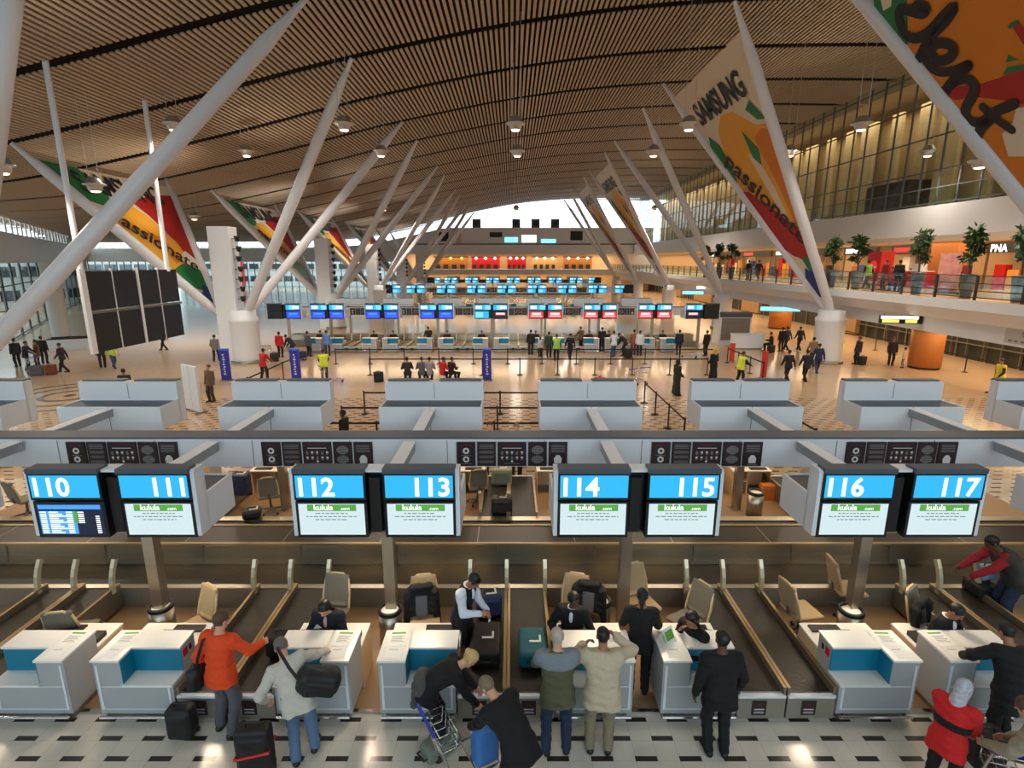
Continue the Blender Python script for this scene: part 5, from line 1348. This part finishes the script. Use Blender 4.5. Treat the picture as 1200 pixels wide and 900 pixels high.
# ================================================================ things on the hall floor
TOT = {}
for px_, py_, lb in ((266, 446, 'blue upright totem sign beside the white pylon'), (348, 446, 'blue upright totem sign between luggage trolleys'), (571, 446, 'blue upright totem sign in mid hall behind the seated queue')):
    x, y = on_z(px_, py_); t = thing('totem_sign', lb, 'sign', (x, y, 0), R(-4), 'blue totem signs')
    b = MB(); b.box(-.22, .22, -.11, .11, .06, 1.72, BLUEM); b.box(-.23, .23, -.12, .12, 1.66, 1.74, mat('totem_top', rgb(70, 110, 220), .4)); 
    for j in range(9): b.rect((0, -.113, 0), DX, DZ, -.06+.03*(j % 2), .08-.02*(j % 3), .35+j*.13, .42+j*.13, INK)
    b.build('panel', t)
    b = MB(); b.box(-.28, .28, -.2, .2, 0, .06, STEELD); b.build('foot_plate', t)
for px_, py_, hh_, lb in ((894, 443, 1.5, 'tall red post with sign at the end of the second queue'), (857, 424, 1.2, 'red post by the grey booth of the second island')):
    x, y = on_z(px_, py_); t = thing('red_post', lb, 'post', (x, y, 0), 0)
    b = MB(); b.box(-.14, .14, -.08, .08, .05, hh_, mat('post_red', rgb(206, 60, 36), .5)); b.build('panel', t); b = MB(); b.lathe([(0, 0), (.24, 0), (.24, .03), (.05, .06), (0, .06)], STEELD, n=16); b.build('base', t)
BARS = None
def barrier(x, y, a, L, label, grp):
    global BARS
    t = thing('queue_barrier', label, 'barrier', (x, y, 0), a, grp)
    b = MB(); b.lathe([(0, 0), (.17, 0), (.17, .02), (.04, .05), (.032, .06), (.032, .96), (.04, .97), (.04, 1.0), (0, 1.0)], BLACKP, n=14); b.build('post', t)
    if L: b = MB(); b.box(.03, L-.03, -.004, .004, .88, .95, BLACKR); b.build('belt', t)
    return t
def row(x0, x1, y, n, label, grp, x_y=False):
    st = (x1-x0)/n
    for i in range(n+1):
        if x_y: barrier(y, x0+st*i, R(90), st if i < n else 0, label, grp)
        else: barrier(x0+st*i, y, 0, st if i < n else 0, label, grp)
row(-11, 12.6, 33.6, 11, 'black queue post with stretched belt in the line nearest the second island', 'queue posts nearest the second island')
row(-8, 11, 30.2, 9, 'black queue post with belt in the middle line before the second island', 'queue posts, middle line')
row(-6.6, 1.4, 17.8, 4, 'black queue post with belt just beyond the near island, first line', 'queue posts beyond the near island, first line')
row(-6.4, 1.4, 19.8, 4, 'black queue post with belt just beyond the near island, second line', 'queue posts beyond the near island, second line')
row(-6.2, 1.4, 22.2, 4, 'black queue post with belt just beyond the near island, third line', 'queue posts beyond the near island, third line')
row(18.2, 24.0, 6.0, 3, 'black queue post with belt in the lengthwise line beyond display 115', 'lengthwise queue posts beyond display 115', True)
row(17.0, 20, 9.9, 2, 'black queue post with belt in the short lengthwise line on the gallery side', 'lengthwise queue posts beyond display 116', True)
row(29, 34, 13.6, 3, 'black queue post with belt in the lengthwise line by the red posts', 'lengthwise queue posts by the red posts', True)
row(27, 45, 26.2, 9, 'steel queue post with belt under the gallery near the dark shutters', 'queue posts under the gallery', True)
row(25, 31, -12.4, 3, 'black queue post with belt beside the first white pylon', 'queue posts beside the first pylon', True)

x, y = on_z(228, 482); t = thing('grey_partition', 'pale grey free-standing panel beside a white display back', 'partition', (x, y, 0), R(-35)); t['kind'] = 'thing'
b = MB(); b.box(-.62, .62, -.05, .05, .06, 2.0, PANEL); b.box(-.005, .005, -.053, -.05, .06, 2.0, DGREY); b.build('panel', t); b = MB(); b.box(-.6, -.5, -.25, .25, 0, .06, STEELD); b.box(.5, .6, -.25, .25, 0, .06, STEELD); b.build('foot', t)
x, y = on_z(860, 404); t = thing('service_booth', 'grey closed booth with brown shutter at the end of the second island', 'booth', (x, y, 0)); w_ = 40*y/640
b = MB(); b.box(-1.2, 1.2, 0, 1.4, 0, 2.35, PANEL); b.box(-1.2, 1.2, -.03, 1.43, 2.1, 2.4, DGREY); b.build('cabinet', t)
b = MB(); b.box(-1.08, 1.08, -.025, 0, .35, 2.05, mat('shutter_brown', rgb(138, 122, 110), .5))
for j in range(11): b.box(-1.08, 1.08, -.035, -.025, .4+j*.15, .42+j*.15, DGREY)
b.build('roller_shutter', t)
x, y = on_z(903, 410)
t = thing('service_counter', 'white low counter beside the grey booth, gallery side', 'counter', (x-1.5, y+.6, 0)); b = MB(); b.box(-1.1, 1.1, -.35, .35, .08, 1.05, WHITE); b.box(-1.0, 1.0, -.3, .3, 0, .08, STEELD); b.build('body', t); b = MB(); b.box(-1.15, 1.15, -.4, .4, 1.05, 1.1, PANEL); b.build('top', t)

x, y = on_z(1082, 431); t = thing('wooden_booth', 'round honey-coloured wooden booth under the gallery', 'booth', (x, y, 0))
b = MB(); b.lathe([(0, .12), (.85, .12), (.85, 2.5), (0, 2.5)], WOOD, n=28); b.build('drum', t); b = MB(); b.lathe([(0, 0), (.8, 0), (.8, .12), (0, .12)], DARKG, n=24); b.build('plinth', t)
b = MB(); b.lathe([(.87, 2.3), (.9, 2.32), (.9, 2.45), (.87, 2.47)], BRASSY, n=28); b.build('band', t)
x, y = on_z(925, 391); t = thing('wooden_booth', 'honey-coloured wooden pillar booth further along under the gallery', 'booth', (x+1, y+4, 0)); b = MB(); b.lathe([(0, .1), (1.0, .1), (1.0, 2.6), (0, 2.6)], WOOD, n=24); b.build('drum', t); b = MB(); b.lathe([(0, 0), (.95, 0), (.95, .1)], DARKG, n=24); b.build('plinth', t)
# signs hanging under the gallery
LITW = emit('lit_white', rgb(255, 250, 240), 2.2); LITY = emit('lit_yellow', rgb(240, 230, 90), 1.6); LITB = emit('lit_blue', rgb(120, 214, 255), 2.0); LITR = emit('lit_red', rgb(220, 30, 34), 1.1)
t = thing('hanging_sign', 'black lit direction sign with yellow panels below the gallery edge', 'sign', (20.6, 29.0, 3.05), R(-12)); b = MB(); b.box(-1.0, 1.0, -.1, .1, 0, .42, BLACKP); b.build('case', t)
b = MB(); b.rect((0, -.105, 0), DX, DZ, -.98, .80, .24, .40, LITW); b.rect((0, -.105, 0), DX, DZ, -.9, -.1, .05, .21, LITY); b.rect((0, -.105, 0), DX, DZ, .2, .75, .05, .21, LITY); b.build('light_panel', t)
b = MB()
for s in (-.8, .8): b.tube([(s, 0, .42), (s, 0, .52)], .02, BLACKP, 6)
b.build('hanger', t)
for px_, py_, Y_, w_, lb in ((914, 362, 44, 3.0, 'pale blue lit strip sign under the gallery beyond the column'), (830, 337, 62, 2.6, 'white lit sign box under the far gallery stretch'), (812, 343, 58, 2.2, 'pale blue lit sign box under the far gallery stretch')):
    x, z = on_y(px_, py_, Y_); t = thing('lit_sign', lb, 'sign', (x, Y_, z), R(-15)); b = MB(); b.box(-w_/2, w_/2, -.1, .1, -.2, .2, STEELD); b.build('case', t); b = MB(); b.rect((0, -.105, 0), DX, DZ, -w_/2+.05, w_/2-.05, -.16, .16, LITB if 'blue' in lb else LITW); b.build('light_panel', t)
t = thing('wall_lettering', 'outlined grey lettering panel on the bulkhead below the gallery', 'sign', (21.59, 22.2, 3.15)); b = MB(); o = (-.012, 0, 0)
ya = Vector((0, -1, 0))
b.rect((-.004, 0, 0), ya, DZ, -1.6, 1.6, -.34, .36, mat('bulkhead_panel', rgb(196, 190, 186), .5)); b.text('OF | AB |', .42, (-.012, 0, -.02), ya, DZ, INKG, 'CENTER', .01)
for j in range(9): b.rect(o, ya, DZ, -1.4+j*.3, -1.2+j*.3-.04*(j % 2), -.26, -.18, INKG)
b.build('panel', t)

# ---------------------------------------------------------------- gallery railing, planters, shops
t = thing('gallery_railing', 'long dark metal railing along the shop gallery edge', 'railing', (20.2, 0, 4.612)); t['kind'] = 'thing'
ys = [float(v) for v in np.arange(8.0, YF-2, 2.3)]
for yv in ys:
    b = MB(); b.box(-.04, .04, yv-.05, yv+.05, 0, 1.05, mat('railing_dark', rgb(58, 46, 44), .4)); b.build('post', t)
b = MB()
for z in (1.05, .72, .40, .12): b.box(-.025, .025, ys[0], ys[-1], z-.02, z+.02, _M['railing_dark'])
b.build('rail', t)
b = MB(); b.box(.045, .055, ys[0], ys[-1], .1, 1.0, GLASS); b.build('glass_panel', t)
def leafy(seed, n, rx, rz, c, size=.16):
    rnd = random.Random(seed); b = MB()
    for i in range(n):
        while True:
            p = Vector((rnd.uniform(-1, 1), rnd.uniform(-1, 1), rnd.uniform(-1, 1)))
            if p.length < 1: break
        p = Vector((p.x*rx, p.y*rx, p.z*rz))+Vector(c); d = Vector((rnd.gauss(0, 1), rnd.gauss(0, 1), rnd.gauss(-.3, .8))).normalized(); s = d.orthogonal().normalized(); L = size*rnd.uniform(.7, 1.6)
        b._add([p-s*L*.16, p+d*L*.5-s*L*.22, p+d*L, p+d*L*.5+s*L*.22], [(0, 1, 2, 3)], LEAF)
    return b
def planter(px_, label, seed, lean=0.0, hgt=2.9):
    d = ray(px_, 330); x = 20.9; t_ = x/d[0]; y = d[1]*t_
    t = thing('potted_tree', label, 'plant', (x, y, 4.612), seed, 'trees in zinc planters along the gallery')
    b = MB(); b.lathe([(0, 0), (.20, 0), (.31, 1.05), (.335, 1.07), (.32, 1.1), (.28, 1.02), (0, 1.0)], POT, n=24); b.build('planter', t)
    b = MB(); b.tube([(0, 0, 1.05), (.05+lean*.3, .03, 1.6), (lean, .0, hgt-.4)], [.05, .04, .03], BARK, 8); b.tube([(.03, 0, 1.4), (-.22, .1, 2.0), (-.3, .1, hgt-.5)], [.035, .03, .02], BARK, 8); b.build('trunk', t)
    b = leafy(seed, 200, .36, .42, (lean, 0, hgt), .26); b2 = leafy(seed+50, 110, .27, .24, (-.34, .1, hgt-.5), .24); b._add(b2.v, b2.f, LEAF); b3 = leafy(seed+90, 60, .25, .2, (.25+lean, -.1, hgt-.9), .24); b._add(b3.v, b3.f, LEAF)
    o = b.build('foliage', t)
for i, (px_, lb) in enumerate(((1196, 'potted tree cut by the picture edge on the gallery'), (1134, 'potted tree beside the pink poster stand on the gallery'), (1075, 'potted tree in front of the wooden wall panel on the gallery'), (1003, 'potted tree left of the lime vest on the gallery'), (974, 'potted tree just beyond the gallery column banner'),
                               (856, 'small potted tree on the far gallery stretch, first of three'), (842, 'small potted tree on the far gallery stretch, second of three'), (826, 'small potted tree on the far gallery stretch, third of three'))):
    planter(px_, lb, i*3+1, .15 if i % 2 else -.1, 2.75 if i < 5 else 2.9)
def gal(px_, X_): d = ray(px_, 320); k = X_/d[0]; return d[1]*k
def shopfront(px0, px1, X_, label, sign, kind):
    y1, y0 = gal(px0, X_), gal(px1, X_); w_ = y1-y0
    t = thing('lit_shop', label, 'shop', (X_, y0, 4.612), 0, 'shop fronts on the gallery'); ya = Vector((0, -1, 0))
    b = MB(); b.box(.05, .35, 0, w_, 2.15, 2.75, DARKG); b.build('sign_board', t)
    b = MB(); (b.rect((.04, w_, 0), ya, DZ, .3, min(w_-.3, 3.0), 2.28, 2.64, LITW if kind != 'r' else LITR)) if not sign else None
    if sign: b.text(sign, .58, (.04, w_-.3, 2.22), ya, DZ, LITW, 'LEFT', .035)
    b.build('lit_sign', t)
    if sign: b = MB(); b.disc((.035, w_, 0), ya, DZ, 2.35, 2.44, .24, LITR, 18); b.build('sign_emblem', t)
    b = MB()
    for yv in np.linspace(.05, w_-.05, max(2, int(w_/2.2))): b.box(.1, .2, float(yv)-.05, float(yv)+.05, 0, 2.15, STEELD)
    b.build('mullion', t)
    rnd = random.Random(px0)
    b = MB()
    for q in range(int(w_/.9)):
        c_ = rnd.choice([REDM, WOOD, PAPER, mat('ware_blue', rgb(70, 90, 150), .5), mat('ware_amber', rgb(226, 160, 60), .5), DARKG])
        b.box(.5, .9, q*.9+.1, q*.9+.85, 0, rnd.uniform(.9, 2.0), c_)
    b.build('display_shelf', t)
shopfront(1150, 1260, 28.5, 'lit shop front with white and red sign at the gallery edge of the picture', 'PNA', 'w')
shopfront(985, 1022, 28.5, 'lit shop front with white sign behind the lime vest', None, 'w')
shopfront(1040, 1078, 28.8, 'red shop front with white sign behind the red kiosk', None, 'r')
shopfront(905, 965, 28.5, 'shop front hidden behind the gallery banner', None, 'w')
shopfront(868, 900, 28.5, 'red lit shop front on the far gallery stretch', None, 'r')
shopfront(826, 862, 28.5, 'warm lit shop front on the furthest gallery stretch', None, 'w')
yk = gal(1030, 25.5)
t = thing('drinks_kiosk', 'bright red upright drinks cooler on the gallery', 'cooler', (25.5, yk, 4.612)); b = MB(); b.box(-.45, .45, -.7, .7, 0, 2.3, REDM); b.build('cabinet', t); b = MB(); b.disc((-.455, 0, 0), (0, -1, 0), DZ, 0, 1.3, .4, LITR, 20); b.rect((-.457, 0, 0), (0, -1, 0), DZ, -.3, .3, 1.2, 1.32, INK); b.rect((-.455, 0, 0), (0, -1, 0), DZ, -.6, .6, .05, .3, INK); b.build('door_panel', t)
yk = gal(1066, 26.4)
t = thing('red_counter', 'red sales counter with white tops behind the dark coats on the gallery', 'counter', (26.4, yk, 4.612)); b = MB(); b.box(-.4, .4, -1.6, 1.6, 0, 1.0, REDM); b.build('body', t); b = MB(); b.box(-.45, .45, -1.65, 1.65, 1.0, 1.05, WHITE); b.box(-.2, .2, -1.2, -.4, 1.05, 1.5, PANEL); b.build('top', t)
yk = gal(1112, 23.2)
t = thing('poster_stand', 'pink and white poster stand beside a planter on the gallery', 'poster', (23.2, yk, 4.612), R(-62)); b = MB(); b.box(-.5, .5, -.03, .03, .08, 2.1, mat('poster_pink', rgb(226, 150, 140), .6, noise=.5, nscale=4)); b.build('panel', t); b = MB(); b.box(-.52, .52, -.2, .2, 0, .08, STEELD); b.build('base', t)
yk0, yk1 = gal(1122, 27.5), gal(1090, 27.5)
b = MB(); b.box(27.3, 27.9, yk0, yk1, 4.612, 7.45, WOOD); struct(b, 'wall_wood_panel')

# ---------------------------------------------------------------- far end: shops and roof-edge boxes
for i, (x0, x1, m, lb) in enumerate(((-16.5, -9.5, WOOD, 'warm shop in the far gallery at the facade end'), (-8.6, -2.6, REDM, 'wide red shop unit in the far gallery'), (-1.0, 3.0, REDM, 'second red shop unit in the far gallery'), (4.4, 9.5, mat('shop_tan', rgb(220, 170, 110), .6), 'tan shop unit in the far gallery'), (11, 17, WOOD, 'brown shop unit in the far gallery beside the struts'))):
    t = thing('shop_unit', lb, 'shop', (x0, YF+3, 4.6), 0, 'far gallery shops'); b = MB(); b.box(0, x1-x0, 0, 1.5, 0, 2.4, m); b.box(-.1, x1-x0+.1, -.1, 1.5, 2.4, 2.6, DARKG); b.build('front', t)
    b = MB()
    for q in range(3): b.lathe([(0, -.35), (.4, 0), (0, .35)], LITW if i != 0 else LITY, ((q+.5)*(x1-x0)/3, -.15, 2.2), 10)
    b.build('lamp', t); b = MB()
    for q in range(4): b.box(q*(x1-x0)/4+.2, (q+.7)*(x1-x0)/4, -.4, -.1, 0, .9, DARKG)
    b.build('counter', t)
for i, px_ in enumerate((558, 605, 628, 651)):
    x, z = on_y(px_, 269, YF-1.2)
    t = thing('ventilation_box', 'dark square ventilation box on the far wall ledge, %s from the facade side' % ORD[i], 'box', (x, YF+.2, 12.9), 0, 'ventilation boxes on the far ledge')
    b = MB(); b.box(-.85, .85, -.3, 1.2, 0, 1.7, mat('vent_box_grey', rgb(70, 72, 76), .6)); b.build('case', t); b = MB(); b.disc((0, -.31, 0), DX, DZ, 0, .85, .55, BLACKP, 18); b.build('grille', t)
b = MB(); b.box(-22, 26, YF-.05, YF+.0, 9.5, 9.75, DGREY)
for x0, x1, z0, z1, m in ((-15, -13, 10.2, 12, DARKG), (-4.6, -2, 11, 12.0, BLACKP), (2, 5, 10, 11.4, LITW), (-1.5, 1.2, 10, 11, LITB), (6, 9, 9.9, 10.6, LITB), (12, 14.5, 10.4, 12.2, DARKG), (-11.5, -10.4, 9.8, 11.8, WARMW)):
    b.box(x0, x1, YF-.06, YF, z0, z1, m)
struct(b, 'trim_far_office_windows')
t = thing('round_column', 'big round grey column by the glass facade behind the strut', 'column', (0, 0, 0)); t['kind'] = 'structure'
x, y = on_z(73, 398); t.location = (x, y, 0); b = MB(); b.lathe([(.62, 0), (.62, 6.2)], CONC, n=28); b.build('shaft', t); b = MB(); b.lathe([(.68, 0), (.68, .3)], STEELD, n=28); b.build('foot_ring', t)
x, y = on_z(92, 409); t = thing('escalator_head', 'pale escalator balustrade with black handrail near the facade', 'escalator', (x, y, 0), R(25))
b = MB(); b.box(-1.6, 1.4, -.5, -.44, 0, .8, PANEL); b.box(-1.6, 1.4, .44, .5, 0, .8, PANEL); b.box(-1.6, 1.4, -.44, .44, 0, .12, STEELD); b.build('balustrade', t)
for s in (-.47, .47):
    b = MB(); b.tube([(-1.6, s, .85), (1.3, s, .85), (1.6, s, .7), (1.7, s, .45), (1.55, s, .2), (1.3, s, .12)], .05, BLACKR, 8); b.build('handrail', t)

# ---------------------------------------------------------------- outside the glass
OUTW = mat('outside_render_white', rgb(206, 206, 204), .7, noise=.05); OUTR = mat('outside_red', rgb(206, 40, 50), .6); WIN = mat('outside_window', rgb(44, 50, 56), .3)
b = MB(); b.box(-400, 300, -200, 500, -.9, -.3, mat('outside_paving', rgb(128, 128, 126), .8, noise=.1, nscale=.2)); struct(b, 'ground_outside')
def building(cx, cy, rz, w_, h_, label, red):
    t = thing('parking_building', label, 'building', (cx, cy, -.3), R(rz), 'buildings outside the facade')
    b = MB(); b.box(-w_/2, w_/2, 0, 14, 0, h_, OUTW); b.build('wall', t)
    nf = int(h_/3.2)
    for f_ in range(nf):
        b = MB(); b.box(-w_/2+1, w_/2-1, -.08, 0, 1.2+f_*3.2, 2.6+f_*3.2, WIN)
        for q in range(int(w_/3)): b.box(-w_/2+1+q*3, -w_/2+1.5+q*3, -.14, 0, 1.2+f_*3.2, 2.6+f_*3.2, OUTW)
        b.build('window_band', t)
    if red: b = MB(); b.box(-w_/2+red, -w_/2+red+4, -.3, .1, 0, h_, OUTR); b.build('red_pier', t)
    b = MB(); b.box(-w_/2-.3, w_/2+.3, -.4, 14.3, h_, h_+.5, OUTW); b.build('parapet', t)
building(-72, 62, 75, 50, 9.4, 'white parking building with red pier seen through the facade', 27)
building(-96, 112, 60, 50, 9.4, 'white building with window bands further along outside', 8)
building(-60, 150, 0, 60, 10, 'pale building beyond the far glass wall', 14)
building(-66, 0, 90, 30, 8, 'white outbuilding outside near the camera end of the facade', 0)
# ================================================================ light
w = bpy.data.worlds.new('world'); scene.world = w; w.use_nodes = True
bg = w.node_tree.nodes['Background']; bg.inputs['Color'].default_value = (.80, .90, 1.0, 1); bg.inputs['Strength'].default_value = 4.5
def area(name, loc, rot, sx, sy, power, col=(1, 1, 1), portal=False, spread=PI):
    l = bpy.data.lights.new(name, 'AREA'); l.shape = 'RECTANGLE'; l.size = sx; l.size_y = sy; l.energy = power; l.color = col; l.spread = spread
    if portal: l.cycles.is_portal = True
    o = bpy.data.objects.new(name, l); COL.objects.link(o); o.location = loc; o.rotation_euler = rot
    return o
def spot(name, loc, target, power, col, size=80, blend=.6, rad=.1):
    l = bpy.data.lights.new(name, 'SPOT'); l.energy = power; l.color = col; l.spot_size = R(size); l.spot_blend = blend; l.shadow_soft_size = rad
    o = bpy.data.objects.new(name, l); COL.objects.link(o); o.location = loc
    o.rotation_euler = (Vector(target)-Vector(loc)).to_track_quat('-Z', 'Y').to_euler()
    return o
WARM = (1, .72, .42); WARM2 = (1, .80, .58)
# strip lamps under each sign beam, and under the display housings
for k in range(4):
    y = 31.5*k
    sh = .55*k
    area('beam_strip_lamp', (-2+sh, 10.2+y, 2.18), (0, 0, 0), 30, .3, 150 if k == 0 else 900, WARM)
    area('back_strip_lamp', (-2+sh, 13.6+y, 2.15), (0, 0, 0), 30, .3, 300, WARM)
for i in range(6):
    xc = -5.93+3.9*(i-1)
    for s in (-.6, .6):
        spot('housing_downlight', (xc+s, 7.95, 2.16), (xc+s*1.1, 7.1, 0), 85, WARM2, 110, .8, .22)
for i in range(6):
    xc = -5.93+3.9*(i-1)
    for s in (-.9, .2, 1.1):
        spot('panel_accent_lamp', (xc+s, 8.5, 2.14), (xc+s*1.05, 9.86,   .55), 150, (1, .68, .32), 34, .9, .05)
# gallery, shops, upper rooms
area('gallery_ceiling_lamp', (27.5, 60, 7.4), (0, 0, 0), 3, 108, 3000, WARM)
area('undercroft_lamp', (26, 60, 3.5), (0, 0, 0), 5, 108, 5200, WARM)
area('upper_room_lamp', (29.8, 60, 17.6), (0, 0, 0), 2, 108, 3200, WARM2)
area('far_gallery_lamp', (0, YF+3, 7.5), (0, 0, 0), 44, 4, 2600, WARM)
area('far_undercroft_lamp', (0, YF+3, 3.5), (0, 0, 0), 44, 4, 1500, WARM)
# pylon uplighters washing the ceiling
for y in TREE_Y:
    for dx, tx in ((-16.4, -9), (-18.6, -26)):
        spot('ceiling_uplight', (dx, y, 8.4), (tx, y, 15), 800, (WARM2 if y < 45 else (1, .92, .84)), 115, .9, .3)
    spot('ceiling_uplight', (20, y, 9.7), (12, y, 18), 700, WARM2, 120, .9, .3)
for x, y, z in PLIST: spot('pendant_bulb', (x, y, z-.3), (x, y, 0), (290 if y < 15 else 1500 if y < 40 else 5000), (1, .86, .70), 160, .6, .3)  # weakest bulbs belong to the added unseen rows over the desks
vs = scene.view_settings
scene.display_settings.display_device = 'sRGB'
vs.view_transform = 'Standard'; vs.look = 'None'; vs.exposure = 0.0; vs.gamma = 1.0; vs.use_curve_mapping = False
scene.cycles.max_bounces = 6; scene.cycles.diffuse_bounces = 3; scene.cycles.glossy_bounces = 3; scene.cycles.transparent_max_bounces = 12
scene.cycles.caustics_reflective = False; scene.cycles.caustics_refractive = False
scene.cycles.sample_clamp_indirect = 4.0
